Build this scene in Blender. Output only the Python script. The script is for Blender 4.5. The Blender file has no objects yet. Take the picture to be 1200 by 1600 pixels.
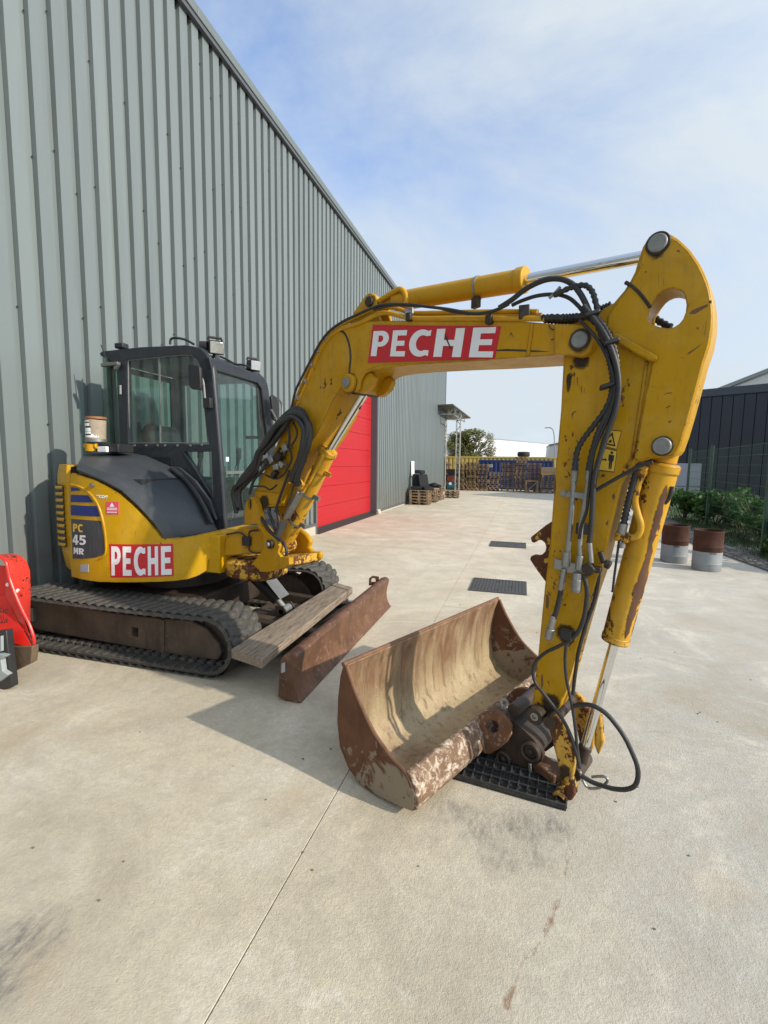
import bpy, bmesh, math, random
from mathutils import Vector, Matrix, noise as mnoise
from mathutils.geometry import tessellate_polygon
random.seed(7)
PI = math.pi
scene = bpy.context.scene
COL = scene.collection

# ------------------------------------------------------------------ camera, sky, sun, exposure
cam_d = bpy.data.cameras.new('camera')
cam = bpy.data.objects.new('camera', cam_d)
COL.objects.link(cam)
rows = ((0.959540,-0.040879,0.278588),(0.281296,0.095486,-0.954859),(0.012432,0.994591,0.103122))
mw = Matrix([[rows[r][c] for c in range(3)] for r in range(3)]).to_4x4()
mw.translation = (0, 0, 1.6)
cam.matrix_world = mw
cam_d.sensor_fit = 'AUTO'
cam_d.sensor_width = 36
cam_d.lens = 36 * 740 / 1600
cam_d.clip_start = 0.05
cam_d.clip_end = 2000
scene.camera = cam

SUN_AZ, SUN_EL = math.radians(-11.5), math.radians(27.5)
sd = Vector((math.cos(SUN_AZ) * math.cos(SUN_EL), math.sin(SUN_AZ) * math.cos(SUN_EL), math.sin(SUN_EL)))
world = bpy.data.worlds.new('World')
scene.world = world
world.use_nodes = True
wn = world.node_tree
wn.nodes.clear()
out = wn.nodes.new('ShaderNodeOutputWorld')
bg = wn.nodes.new('ShaderNodeBackground')
sky = wn.nodes.new('ShaderNodeTexSky')
sky.sky_type = 'NISHITA'
sky.sun_disc = False
sky.sun_elevation = SUN_EL
sky.sun_rotation = PI / 2 - SUN_AZ
sky.air_density = 1.0
sky.dust_density = 1.2
sky.ozone_density = 1.5
tc = wn.nodes.new('ShaderNodeTexCoord')
mp = wn.nodes.new('ShaderNodeMapping')
mp.inputs['Scale'].default_value = (1.0, 1.3, 1.8)
mp.inputs['Rotation'].default_value = (0.3, 0.5, 0.4)
n1 = wn.nodes.new('ShaderNodeTexNoise')
n1.inputs['Scale'].default_value = 1.35
n1.inputs['Detail'].default_value = 7
n1.inputs['Roughness'].default_value = 0.62
n1.inputs['Distortion'].default_value = 0.4
cr = wn.nodes.new('ShaderNodeMapRange')
cr.inputs['From Min'].default_value = 0.34
cr.inputs['From Max'].default_value = 0.72
cr.inputs['To Min'].default_value = 0.16
cr.inputs['To Max'].default_value = 1.0
def wmath(op, a, b=0.0, clamp=False):
    m = wn.nodes.new('ShaderNodeMath')
    m.operation = op
    m.use_clamp = clamp
    for k, v in enumerate((a, b)):
        if isinstance(v, (int, float)):
            m.inputs[k].default_value = v
        else:
            wn.links.new(v, m.inputs[k])
    return m.outputs[0]
sx = wn.nodes.new('ShaderNodeSeparateXYZ')
wn.links.new(tc.outputs['Generated'], sx.inputs[0])
# thin high cloud thickens towards the horizon; sun-side glow added to raise the ambient light
low = wmath('POWER', wmath('SUBTRACT', 1.0, wmath('ABSOLUTE', sx.outputs[2])), 4.0)
dt = wn.nodes.new('ShaderNodeVectorMath')
dt.operation = 'DOT_PRODUCT'
wn.links.new(tc.outputs['Generated'], dt.inputs[0])
dt.inputs[1].default_value = sd
glow = wmath('ADD', 1.0, wmath('MULTIPLY', wmath('POWER', wmath('MAXIMUM', dt.outputs['Value'], 0.0), 3.0), 1.3))
fac = wmath('ADD', wmath('ADD', cr.outputs[0], wmath('MULTIPLY', low, 0.42)), wmath('MULTIPLY', wmath('MAXIMUM', dt.outputs['Value'], 0.0), 0.40), True)
cl = wn.nodes.new('ShaderNodeVectorMath')
cl.operation = 'SCALE'
cl.inputs[0].default_value = (3.85, 4.30, 4.70)
wn.links.new(glow, cl.inputs['Scale'])
mx = wn.nodes.new('ShaderNodeMix')
mx.data_type = 'RGBA'
wn.links.new(tc.outputs['Generated'], mp.inputs['Vector'])
wn.links.new(mp.outputs[0], n1.inputs['Vector'])
wn.links.new(n1.outputs['Fac'], cr.inputs['Value'])
wn.links.new(fac, mx.inputs[0])
sg = wn.nodes.new('ShaderNodeVectorMath')
sg.operation = 'MULTIPLY'
wn.links.new(sky.outputs[0], sg.inputs[0])
sg.inputs[1].default_value = (1.25, 1.45, 1.72)
wn.links.new(sg.outputs[0], mx.inputs[6])
wn.links.new(cl.outputs[0], mx.inputs[7])
wn.links.new(mx.outputs[2], bg.inputs['Color'])
bg.inputs['Strength'].default_value = 0.14
wn.links.new(bg.outputs[0], out.inputs['Surface'])

sun_d = bpy.data.lights.new('sun', 'SUN')
sun_d.energy = 3.6
sun_d.angle = math.radians(0.9)
sun_d.color = (1.0, 0.91, 0.77)
sun = bpy.data.objects.new('sun', sun_d)
sun.rotation_euler = (-sd).to_track_quat('-Z', 'Y').to_euler()
sun.location = (20, 15, 30)
COL.objects.link(sun)
vs = scene.view_settings
vs.view_transform = 'Standard'
vs.look = 'None'
vs.exposure = 0.38
vs.gamma = 1.0
vs.use_curve_mapping = False

# ------------------------------------------------------------------ materials
class NT:
    def __init__(s, name):
        s.m = bpy.data.materials.new(name)
        s.m.use_nodes = True
        s.t = s.m.node_tree
        s.t.nodes.clear()
        s.out = s.t.nodes.new('ShaderNodeOutputMaterial')
        s.b = s.t.nodes.new('ShaderNodeBsdfPrincipled')
        s.t.links.new(s.b.outputs[0], s.out.inputs[0])
        s._pos = None
    def n(s, typ, **kw):
        nd = s.t.nodes.new('ShaderNode' + typ)
        for k, v in kw.items():
            setattr(nd, k, v)
        return nd
    def put(s, sock, v):
        if isinstance(v, bpy.types.NodeSocket):
            s.t.links.new(v, sock)
        elif isinstance(v, (tuple, list)) and len(v) == 3 and sock.type == 'RGBA':
            sock.default_value = (*v, 1)
        else:
            sock.default_value = v
    def pos(s):
        if s._pos is None:
            s._pos = s.n('TexCoord').outputs['Object']
        return s._pos
    def wpos(s):
        return s.n('NewGeometry').outputs['Position']
    def scale(s, vec, sc, rot=(0, 0, 0)):
        mp = s.n('Mapping')
        s.put(mp.inputs['Vector'], vec)
        mp.inputs['Scale'].default_value = sc
        mp.inputs['Rotation'].default_value = rot
        return mp.outputs[0]
    def noise(s, sc, det=4, rough=.55, vec=None, dist=0):
        t = s.n('TexNoise')
        s.put(t.inputs['Vector'], s.pos() if vec is None else vec)
        t.inputs['Scale'].default_value = sc
        t.inputs['Detail'].default_value = det
        t.inputs['Roughness'].default_value = rough
        t.inputs['Distortion'].default_value = dist
        return t.outputs['Fac']
    def rng(s, v, a, b, c=0., d=1., smooth=False):
        r = s.n('MapRange')
        if smooth:
            r.interpolation_type = 'SMOOTHSTEP'
        s.put(r.inputs['Value'], v)
        r.inputs['From Min'].default_value = a
        r.inputs['From Max'].default_value = b
        r.inputs['To Min'].default_value = c
        r.inputs['To Max'].default_value = d
        return r.outputs[0]
    def mix(s, f, a, b, mode='MIX'):
        m = s.n('Mix', data_type='RGBA', blend_type=mode)
        s.put(m.inputs[0], f); s.put(m.inputs[6], a); s.put(m.inputs[7], b)
        return m.outputs[2]
    def math(s, op, a, b=0., c=0., clamp=False):
        m = s.n('Math', operation=op, use_clamp=clamp)
        s.put(m.inputs[0], a); s.put(m.inputs[1], b); s.put(m.inputs[2], c)
        return m.outputs[0]
    def sep(s, v):
        x = s.n('SeparateXYZ')
        s.put(x.inputs[0], v)
        return x.outputs
    def bump(s, h, st=.2, dist=.01):
        b = s.n('Bump')
        s.put(b.inputs['Height'], h)
        b.inputs['Strength'].default_value = st
        b.inputs['Distance'].default_value = dist
        s.t.links.new(b.outputs[0], s.b.inputs['Normal'])
    def done(s, col=None, rough=None, metal=None, spec=None, coat=None):
        if col is not None: s.put(s.b.inputs['Base Color'], col)
        if rough is not None: s.put(s.b.inputs['Roughness'], rough)
        if metal is not None: s.put(s.b.inputs['Metallic'], metal)
        if spec is not None: s.put(s.b.inputs['Specular IOR Level'], spec)
        if coat is not None: s.put(s.b.inputs['Coat Weight'], coat)
        return s.m

def edge_mask(s, rad, lo, hi):
    """1 along worn edges: how far a rounded normal departs from the face's own."""
    bv = s.n('Bevel', samples=3)
    bv.inputs['Radius'].default_value = rad
    g = s.n('NewGeometry')
    d = s.n('VectorMath', operation='DOT_PRODUCT')
    s.put(d.inputs[0], bv.outputs[0]); s.put(d.inputs[1], g.outputs['Normal'])
    return s.rng(d.outputs['Value'], hi, lo)

def yellow(name, chips=.70, edge=True, base=(.70, .40, .022), grime=.25, rust=(.055, .022, .012), gloss=.36, rad=.012, csc=14):
    s = NT(name)
    lo = s.noise(2.2, 5, .6)
    c = s.mix(lo, base, (base[0] * .86, base[1] * .80, base[2] * 1.1))
    fade = s.noise(7, 6, .65)
    c = s.mix(s.rng(fade, .45, .8, 0, .22), c, (.62, .46, .16))
    g = s.noise(13, 8, .7, dist=.6)
    c = s.mix(s.rng(g, .52, .8, 0, grime), c, (.10, .075, .045))
    chip = s.noise(csc, 8, .66, vec=s.scale(s.pos(), (1, 1, .55)), dist=.25)
    fine = s.noise(csc * 4, 4, .6)
    where = s.noise(2.6, 3, .5)
    cm = s.math('ADD', s.math('ADD', s.math('MULTIPLY', chip, .72), s.math('MULTIPLY', fine, .28)), s.math('MULTIPLY', s.math('SUBTRACT', where, .5), .30))
    if edge:
        em = edge_mask(s, rad, .80, .985)
        cm = s.math('ADD', cm, s.math('MULTIPLY', em, .19))
    mk = s.rng(cm, chips - .012, chips + .008)
    rc = s.mix(s.noise(30, 4), rust, (rust[0] * 2.6, rust[1] * 2.4, rust[2] * 2.0))
    c = s.mix(mk, c, rc)
    # hairline scratches and dusty, washed-down streaks
    sc_ = s.noise(5, 2, .5, vec=s.scale(s.pos(), (26, 26, 2.2), (.5, .3, .2)))
    c = s.mix(s.math('MULTIPLY', s.rng(sc_, .69, .71, 0, .6), s.math('SUBTRACT', 1.0, mk)), c, (.16, .10, .05))
    run = s.noise(2, 6, .7, vec=s.scale(s.pos(), (9, 9, .7)))
    c = s.mix(s.rng(run, .52, .76, 0, grime * .9), c, (.17, .12, .06))
    r = s.math('ADD', s.rng(g, .3, .8, gloss - .06, gloss + .2), s.math('MULTIPLY', mk, .35))
    hh = s.math('SUBTRACT', s.math('MULTIPLY', s.noise(5, 3), .5), s.math('MULTIPLY', mk, .18))
    s.bump(hh, .22, .012)
    return s.done(c, r, 0., .25)

def rusty(name, a=(.085, .034, .017), b=(.21, .095, .045), light=None, amt=.5, rough=.72, met=0.0):
    s = NT(name)
    n = s.noise(5, 8, .66, dist=.4)
    c = s.mix(s.rng(n, .3, .7), a, b)
    st = s.noise(3, 6, .7, vec=s.scale(s.pos(), (6, 6, .8)))
    c = s.mix(s.rng(st, .5, .75, 0, .55), c, (a[0] * .55, a[1] * .55, a[2] * .6))
    if light:
        l = s.noise(24, 8, .74, dist=.5)
        c = s.mix(s.rng(l, 1 - amt - .05, 1 - amt + .07), c, light)
    s.bump(s.noise(70, 5, .7), .35, .004)
    return s.done(c, rough, met, .35)

def plain(name, col, rough=.5, metal=0., var=.12, sc=6, spec=.5, bump=0., bsc=40, dirt=None):
    s = NT(name)
    n = s.noise(sc, 6, .65)
    c = s.mix(n, tuple(x * (1 - var) for x in col), tuple(min(1, x * (1 + var)) for x in col))
    if dirt:
        c = s.mix(s.rng(s.noise(sc * 2.3, 7, .7, dist=.5), .5, .78, 0, dirt[0]), c, dirt[1])
    r = s.rng(n, .3, .7, max(.02, rough - .06), min(1, rough + .08))
    if bump:
        s.bump(s.noise(bsc, 5, .6), bump, .004)
    return s.done(c, r, metal, spec)

def glass(name, tint=(.62, .82, .76), dens=.0, rough=.03):
    s = NT(name)
    s.t.nodes.remove(s.b)
    tr = s.n('BsdfTransparent'); tr.inputs[0].default_value = (*tint, 1)
    gl = s.n('BsdfGlossy'); gl.inputs['Roughness'].default_value = rough
    fr = s.n('Fresnel'); fr.inputs[0].default_value = 1.6
    df = s.n('BsdfDiffuse'); df.inputs[0].default_value = (.42, .46, .43, 1)
    dm = s.n('MixShader')
    s.put(dm.inputs[0], s.rng(s.noise(9, 6, .7), .35, .8, dens * .5, dens * 1.6))
    s.t.links.new(tr.outputs[0], dm.inputs[1]); s.t.links.new(df.outputs[0], dm.inputs[2])
    mxs = s.n('MixShader')
    s.put(mxs.inputs[0], s.math('MULTIPLY', s.math('MULTIPLY', fr.outputs[0], 1.2, clamp=True), s.math('SUBTRACT', 1.0, s.n('NewGeometry').outputs['Backfacing'])))
    s.t.links.new(dm.outputs[0], mxs.inputs[1]); s.t.links.new(gl.outputs[0], mxs.inputs[2])
    s.t.links.new(mxs.outputs[0], s.out.inputs[0])
    return s.m

def segdist(s, P, ax, ay, bx, by):
    """distance in plan from a line piece."""
    d = s.n('VectorMath', operation='SUBTRACT')
    s.put(d.inputs[0], P); d.inputs[1].default_value = (ax, ay, 0)
    L = math.hypot(bx - ax, by - ay)
    u = ((bx - ax) / L, (by - ay) / L, 0)
    t = s.n('VectorMath', operation='DOT_PRODUCT')
    s.put(t.inputs[0], d.outputs[0]); t.inputs[1].default_value = u
    tt = s.n('Clamp'); s.put(tt.inputs[0], t.outputs['Value']); tt.inputs[1].default_value = 0; tt.inputs[2].default_value = L
    m = s.n('VectorMath', operation='SCALE'); m.inputs[0].default_value = u; s.put(m.inputs['Scale'], tt.outputs[0])
    e = s.n('VectorMath', operation='SUBTRACT'); s.put(e.inputs[0], d.outputs[0]); s.put(e.inputs[1], m.outputs[0])
    f = s.n('VectorMath', operation='MULTIPLY'); s.put(f.inputs[0], e.outputs[0]); f.inputs[1].default_value = (1, 1, 0)
    l = s.n('VectorMath', operation='LENGTH'); s.put(l.inputs[0], f.outputs[0])
    return l.outputs['Value']

def concrete():
    s = NT('concrete')
    P = s.wpos()
    xyz = s.sep(P)
    big = s.noise(.55, 6, .62, vec=P, dist=.4)
    mid = s.noise(2.6, 7, .65, vec=P, dist=.5)
    fin = s.noise(45, 5, .7, vec=P)
    side = s.math('ADD', s.rng(xyz[0], -.7, 1.3, 0, 1.0, True), s.rng(big, .3, .7, -.3, .3), clamp=True)
    c = s.mix(side, (.60, .525, .39), (.45, .445, .41))
    c = s.mix(s.rng(mid, .38, .72, 0, .5), c, (.47, .42, .33))
    pale = s.noise(1.3, 8, .7, vec=s.scale(P, (.55, 1.5, 1)), dist=.8)
    bl = s.noise(8.5, 7, .68, vec=P, dist=.7)
    c = s.mix(s.rng(bl, .50, .70, 0, .5), c, (.40, .355, .285))
    c = s.mix(s.rng(pale, .54, .78, 0, .7), c, (.66, .62, .53))
    strk = s.noise(1.0, 6, .6, vec=s.scale(P, (.35, 2.6, 1)))
    far = s.rng(xyz[1], 3.5, 8, 0, 1, True)
    c = s.mix(s.math('MULTIPLY', s.rng(strk, .52, .75, 0, .40), far), c, (.33, .27, .20))
    rz = s.math('MULTIPLY', s.rng(xyz[0], -.6, -2.8, 0, 1, True), s.math('MULTIPLY', s.rng(xyz[1], 6.5, 10, 0, 1, True), s.rng(xyz[1], 24, 14, 0, 1, True)))
    c = s.mix(s.math('MULTIPLY', rz, s.rng(s.noise(.9, 6, .65, vec=s.scale(P, (.5, 1.6, 1))), .40, .68, 0, .42)), c, (.42, .28, .185))
    oil = s.noise(3.1, 6, .6, vec=P, dist=.3)
    c = s.mix(s.rng(oil, .66, .78, 0, .5), c, (.24, .22, .19))
    # broad uneven tone: damp-dark and bleached patches, faint swept arcs
    pat = s.noise(.9, 8, .72, vec=P, dist=1.2)
    c = s.mix(s.rng(pat, .49, .66, 0, .70), c, (.385, .325, .24))
    c = s.mix(s.rng(pat, .47, .34, 0, .75), c, (.72, .66, .54))
    arc = s.noise(1.0, 5, .6, vec=s.scale(P, (5, .9, 1), (0, 0, .75)), dist=.6)
    c = s.mix(s.math('MULTIPLY', s.rng(arc, .57, .72, 0, .35), s.rng(mid, .4, .6)), c, (.35, .32, .27))
    fl = s.noise(60, 2, .5, vec=P)
    c = s.mix(s.rng(fl, .70, .76, 0, .55), c, (.25, .22, .18))
    # worn-in marks: rubber dots, scrapes in front of the bucket, a rusty crack
    spots = None
    for (x, y, r, a) in ((-1.52, 1.03, .15, .95), (-1.47, .93, .12, .9), (.28, 1.02, .10, .4), (.62, .98, .12, .4), (.95, 1.15, .14, .35), (-.10, 1.99, .15, .75), (.06, 2.04, .14, .85), (-.24, 2.06, .12, .7), (.20, 2.10, .10, .8), (-.02, 1.84, .10, .6), (.13, 1.90, .08, .6)):
        dv = s.n('VectorMath', operation='DISTANCE'); s.put(dv.inputs[0], P); dv.inputs[1].default_value = (x, y, 0)
        k = s.math('MULTIPLY', s.rng(s.math('ADD', dv.outputs['Value'], s.math('MULTIPLY', s.math('SUBTRACT', s.noise(16, 6, .7, vec=P), .5), .22)), r, r * .25, 0, a), s.rng(s.noise(26, 5, .7, vec=s.scale(P, (1.4, .5, 1), (0, 0, .5))), .35, .62))
        spots = k if spots is None else s.math('MAXIMUM', spots, k)
    c = s.mix(spots, c, (.15, .145, .135))
    jit = s.math('MULTIPLY', s.math('SUBTRACT', s.noise(11, 5, .6, vec=P), .5), .085)
    pts = ((.261, 2.03), (.21, 1.768), (.133, 1.554), (.06, 1.445), (.02, 1.30))
    dd = None
    for a, b in zip(pts, pts[1:]):
        q = segdist(s, P, *a, *b)
        dd = q if dd is None else s.math('MINIMUM', dd, q)
    dd = s.math('ABSOLUTE', s.math('ADD', dd, jit))
    on = s.rng(s.noise(7, 3, .5, vec=P), .46, .60)
    near = s.rng(segdist(s, P, .261, 2.03, .04, 1.34), .09, .05)
    c = s.mix(s.math('MULTIPLY', near, s.math('MULTIPLY', s.rng(dd, .011, .003, 0, .8), on)), c, (.30, .17, .085))
    c = s.mix(s.math('MULTIPLY', near, s.rng(dd, .0028, .0008, 0, .5)), c, (.16, .12, .09))
    # gently raised brushed grain
    c = s.mix(s.rng(fin, .35, .7, 0, .42), c, (.34, .305, .25))
    c = s.mix(s.rng(s.noise(18, 5, .65, vec=P), .48, .68, 0, .32), c, (.37, .335, .27))
    gr = s.noise(95, 5, .7, vec=P, dist=.15)
    h = s.math('ADD', s.math('MULTIPLY', gr, .7), s.math('MULTIPLY', s.noise(230, 3, .6, vec=P), .4))
    h = s.math('ADD', h, s.math('MULTIPLY', s.noise(28, 4, .6, vec=P), .5))
    pale_far = s.math('MULTIPLY', s.math('MULTIPLY', s.rng(xyz[1], 3.0, 6.5, 0, 1, True), s.rng(xyz[0], -3.4, -1.2, 0, 1, True)), s.rng(mid, .65, .40, .1, .34))  # paler tone over the middle and far yard
    c = s.mix(pale_far, c, (.70, .63, .52))
    warm = s.noise(1.7, 6, .65, vec=P, dist=.5)
    c = s.mix(s.rng(warm, .58, .74, 0, .42), c, (.50, .375, .245))
    smear = s.noise(1.3, 7, .72, vec=s.scale(P, (.7, 2.4, 1), (0, 0, .35)), dist=.5)
    c = s.mix(s.rng(smear, .62, .72, 0, .5), c, (.74, .70, .61))
    s.bump(h, .75, .007)
    return s.done(c, .88, 0., .25)

M = {}
M['concrete'] = concrete()
M['plinth'] = plain('plinth_concrete', (.44, .40, .33), .9, var=.2, bump=.3)
M['earth'] = plain('earth', (.17, .14, .10), .95, var=.3, sc=2)
def cladding(name, col, var):
    s = NT(name)
    P = s.wpos()
    n = s.noise(.5, 5, .6, vec=P)
    c = s.mix(n, tuple(x * (1 - var) for x in col), tuple(x * (1 + var) for x in col))
    st = s.noise(1.2, 6, .65, vec=s.scale(P, (3, 6, .35)))
    c = s.mix(s.rng(st, .50, .74, 0, .42), c, tuple(x * .62 for x in col))
    rs = s.n('ObjectInfo').outputs['Random']
    c = s.mix(.13, c, s.mix(rs, (.075, .085, .085), (.25, .28, .275)))
    z = s.sep(P)[2]
    sp_ = s.math('MULTIPLY', s.rng(z, 1.3, .15, 0, .95, True), s.rng(s.noise(7, 6, .7, vec=s.scale(P, (1, 1, .6))), .38, .64))
    c = s.mix(sp_, c, (.15, .13, .10))
    c = s.mix(s.rng(s.noise(160, 3, .6, vec=P), .45, .8, 0, .14), c, (.25, .275, .27))
    s.bump(s.math('ADD', s.math('MULTIPLY', s.noise(120, 3, .6, vec=P), .06), s.noise(1.6, 2, .5, vec=s.scale(P, (1, 2.2, .8)))), .35, .012)
    return s.done(c, s.rng(st, .3, .8, .40, .55), .0, .45)
M['clad'] = cladding('grey_cladding', (.158, .188, .192), .06)
M['clad_trim'] = plain('cladding_trim', (.13, .155, .155), .45, var=.08)
M['clad_dark'] = plain('jamb_steel', (.075, .085, .095), .42, var=.12)
M['dark_clad'] = plain('dark_cladding', (.022, .030, .042), .5, var=.2, sc=1.5)
M['dark_trim'] = plain('dark_trim', (.05, .062, .075), .45)
M['red_door'] = plain('red_door_paint', (.40, .008, .013), .5, var=.10, sc=2, dirt=(.18, (.35, .03, .03)))
M['rubber_strip'] = plain('rubber_strip', (.03, .028, .026), .8)
M['white'] = plain('white_paint', (.78, .79, .78), .5, var=.04)
M['off_white'] = plain('off_white_sheet', (.62, .64, .65), .5, var=.05, sc=1)
M['pale_grey'] = plain('pale_grey_sheet', (.34, .37, .40), .5, var=.06, sc=1)
M['yellow'] = yellow('yellow_body_paint', .675, True, (.55, .315, .002), .22, gloss=.3)
M['boom'] = yellow('yellow_boom_paint', .650, True, (.50, .265, .002), .40)
M['stick'] = yellow('yellow_stick_paint', .605, True, (.50, .275, .001), .38)
M['worn'] = yellow('worn_yellow_paint', .505, True, (.62, .36, .04), .6, rad=.018)
M['cylp'] = yellow('yellow_cylinder_paint', .548, True, (.56, .31, .015), .4, csc=11)
M['cyl_clean'] = yellow('clean_yellow_cylinder_paint', .69, False, (.56, .30, .008), .22)
M['hood'] = plain('grey_hood_plastic', (.038, .043, .050), .44, var=.12, sc=5, bump=.08, bsc=150, dirt=(.35, (.09, .093, .095)))
M['cabm'] = plain('dark_cab_paint', (.020, .024, .030), .36, var=.15, sc=5, dirt=(.25, (.09, .095, .10)))
M['black'] = plain('black_plastic', (.016, .016, .018), .5, var=.2)
M['hose'] = plain('black_rubber_hose', (.020, .020, .021), .5, var=.3, sc=15, bump=.3, bsc=90, dirt=(.35, (.05, .046, .04)))
M['steel'] = plain('grey_steel', (.30, .30, .29), .42, .75, var=.25, sc=20, dirt=(.5, (.12, .10, .08)))
M['pin'] = plain('pin_steel', (.24, .245, .235), .5, .45, var=.25, sc=25, dirt=(.6, (.10, .085, .07)))
M['chrome'] = plain('chrome_rod', (.78, .79, .80), .09, 1.0, var=.04)
M['rubber'] = plain('track_rubber', (.052, .049, .044), .82, var=.35, sc=9, bump=.5, bsc=45, dirt=(.85, (.16, .142, .112)))
M['frame'] = rusty('track_frame_steel', (.050, .036, .027), (.115, .083, .058), (.20, .165, .125), .34)
M['dark_steel'] = rusty('greasy_dark_steel', (.018, .014, .012), (.06, .042, .03), (.16, .13, .10), .28, .5)
M['link_dark'] = rusty('dark_brown_steel', (.028, .020, .015), (.075, .05, .035), (.26, .22, .16), .27, .5)
M['plate'] = plain('bare_steel_plate', (.19, .19, .18), .45, .5, var=.3, sc=9, dirt=(.5, (.09, .08, .07)))
M['bladerust'] = rusty('blade_rust', (.075, .034, .019), (.185, .090, .050), (.34, .24, .15), .38, .55)
M['rust'] = rusty('bucket_rust', (.10, .048, .026), (.22, .115, .062), None, 0, .68)
M['bartop'] = rusty('mud_caked_steel', (.12, .066, .040), (.23, .145, .088), (.52, .44, .35), .46, .8)
M['sidep'] = rusty('bucket_side_rust', (.10, .042, .022), (.19, .09, .045), (.46, .40, .31), .40, .75)
M['drumrust'] = rusty('drum_rust', (.038, .014, .009), (.095, .033, .018), None, 0, .8)
M['drumgrey'] = plain('drum_grey_paint', (.24, .265, .275), .6, var=.2, sc=8, dirt=(.3, (.2, .17, .14)))
M['glass'] = glass('cab_glass', (.84, .91, .89), .06)
M['glass_green'] = glass('green_cab_glass', (.66, .84, .77), .04)
M['glass_front'] = glass('front_cab_glass', (.70, .85, .84), .05)
M['lens'] = plain('lamp_lens', (.42, .43, .42), .12, .5, var=.4, sc=30)
M['pump_clear'] = plain('clouded_plastic', (.34, .28, .21), .3, var=.35, sc=20)
M['pump_lid'] = plain('pump_lid', (.26, .11, .045), .5)
M['decal_red'] = plain('red_decal', (.50, .012, .022), .38, var=.1, sc=10, dirt=(.15, (.25, .05, .04)))
M['decal_white'] = plain('white_decal', (.74, .74, .76), .45, var=.05, sc=10)
M['decal_blue'] = plain('blue_decal', (.012, .024, .16), .4, var=.2)
M['decal_yel'] = plain('yellow_decal', (.72, .46, .05), .4)
M['decal_pink'] = plain('red_sticker', (.62, .07, .13), .5, var=.2, sc=50)
M['decal_black'] = plain('black_print', (.02, .02, .02), .5)
def scratched():
    s = NT('scratched_panel')
    c = s.mix(s.noise(4, 5), (.028, .032, .038), (.055, .06, .068))
    v = s.noise(6, 6, .75, vec=s.scale(s.pos(), (14, 1, .55)))
    c = s.mix(s.rng(v, .52, .72, 0, .6), c, (.17, .18, .19))
    return s.done(c, .5)
M['scratched'] = scratched()
def wood(name, a, b, dark, ax=1, rnd=0.):
    s = NT(name)
    sc = [14, 14, 14]; sc[ax] = 1.1
    g = s.noise(1.6, 8, .7, vec=s.scale(s.pos(), tuple(sc)), dist=.8)
    c = s.mix(g, a, b)
    c = s.mix(s.rng(s.noise(3, 6, .7, vec=s.scale(s.pos(), tuple(x * 2 for x in sc))), .50, .66, 0, .85), c, dark)
    c = s.mix(s.rng(s.noise(2.2, 5, .6), .55, .75, 0, .45), c, (a[0] * .6, a[1] * .5, a[2] * .45))
    if rnd:
        c = s.mix(rnd, c, s.mix(s.n('ObjectInfo').outputs['Random'], (.05, .035, .025), (.42, .28, .16)))
    s.bump(g, .5, .006)
    return s.done(c, .82, 0, .25)
M['timber'] = wood('weathered_timber', (.15, .115, .085), (.37, .30, .225), (.045, .032, .025))
M['pallet'] = wood('pallet_wood', (.20, .14, .09), (.36, .26, .17), (.09, .06, .04), 0, .35)
M['pallet_dark'] = wood('old_pallet_wood', (.14, .095, .065), (.30, .205, .14), (.05, .04, .03), 0, .45)
M['cont_yel'] = plain('yellow_container_paint', (.56, .41, .10), .55, var=.12, sc=1.5)
M['cont_blue'] = plain('blue_container_paint', (.022, .045, .14), .5, var=.2, sc=1.5)
M['tyre'] = plain('tyre_rubber', (.022, .021, .020), .8, var=.3)
M['galv'] = plain('galvanised_steel', (.24, .25, .245), .5, .4, var=.2)
M['canopy'] = plain('canopy_sheet', (.11, .10, .085), .6, var=.1)
M['iron'] = plain('cast_iron', (.075, .070, .063), .62, .35, var=.3, sc=12, bump=.4, bsc=60, dirt=(.5, (.17, .15, .12)))
M['mat'] = plain('black_rubber_mat', (.022, .022, .021), .75, var=.35, sc=14, dirt=(.6, (.10, .092, .078)))
M['fence'] = plain('fence_green', (.008, .045, .024), .45, var=.15)
M['teal'] = plain('teal_paint', (.02, .10, .14), .5)
M['orange'] = plain('dull_orange_paint', (.26, .06, .025), .6)
M['redp'] = plain('bright_red_paint', (.78, .022, .014), .36, var=.08, sc=5, dirt=(.12, (.30, .03, .02)))
def redscr():
    s = NT('scuffed_red_paint')
    c = s.mix(s.noise(5, 5), (.74, .028, .018), (.82, .075, .055))
    z = s.sep(s.wpos())[2]
    a = s.math('ADD', s.math('ADD', s.noise(30, 6, .75, dist=1.2), s.rng(z, .52, .60, -.06, .13)), s.math('MULTIPLY', s.math('SUBTRACT', s.noise(7, 3), .5), .3))
    c = s.mix(s.rng(a, .67, .70), c, (.055, .018, .012))
    return s.done(c, .42)
M['redscr'] = redscr()
M['edge_steel'] = rusty('worn_edge_steel', (.085, .055, .035), (.19, .135, .085), (.30, .24, .17), .3, .5)
M['blackp'] = plain('black_paint', (.020, .021, .023), .45)
M['greyp'] = plain('light_grey_paint', (.30, .33, .34), .5)
M['seatm'] = plain('seat_fabric', (.020, .024, .030), .85)
M['sack'] = plain('black_vinyl', (.016, .017, .019), .75, var=.3, spec=.2)
def leafm(name, a, b):
    s = NT(name)
    r = s.noise(.9, 4, .6, vec=s.wpos())
    c = s.mix(r, a, b)
    c = s.mix(s.rng(s.noise(14, 3, vec=s.wpos()), .4, .7, 0, .5), c, tuple(min(1, x * 1.5) for x in b))
    s.done(c, .55, 0, .3)
    tr = s.n('BsdfTranslucent'); s.put(tr.inputs[0], c)
    mm = s.n('MixShader'); mm.inputs[0].default_value = .3
    s.t.links.new(s.b.outputs[0], mm.inputs[1]); s.t.links.new(tr.outputs[0], mm.inputs[2])
    s.t.links.new(mm.outputs[0], s.out.inputs[0])
    return s.m
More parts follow.
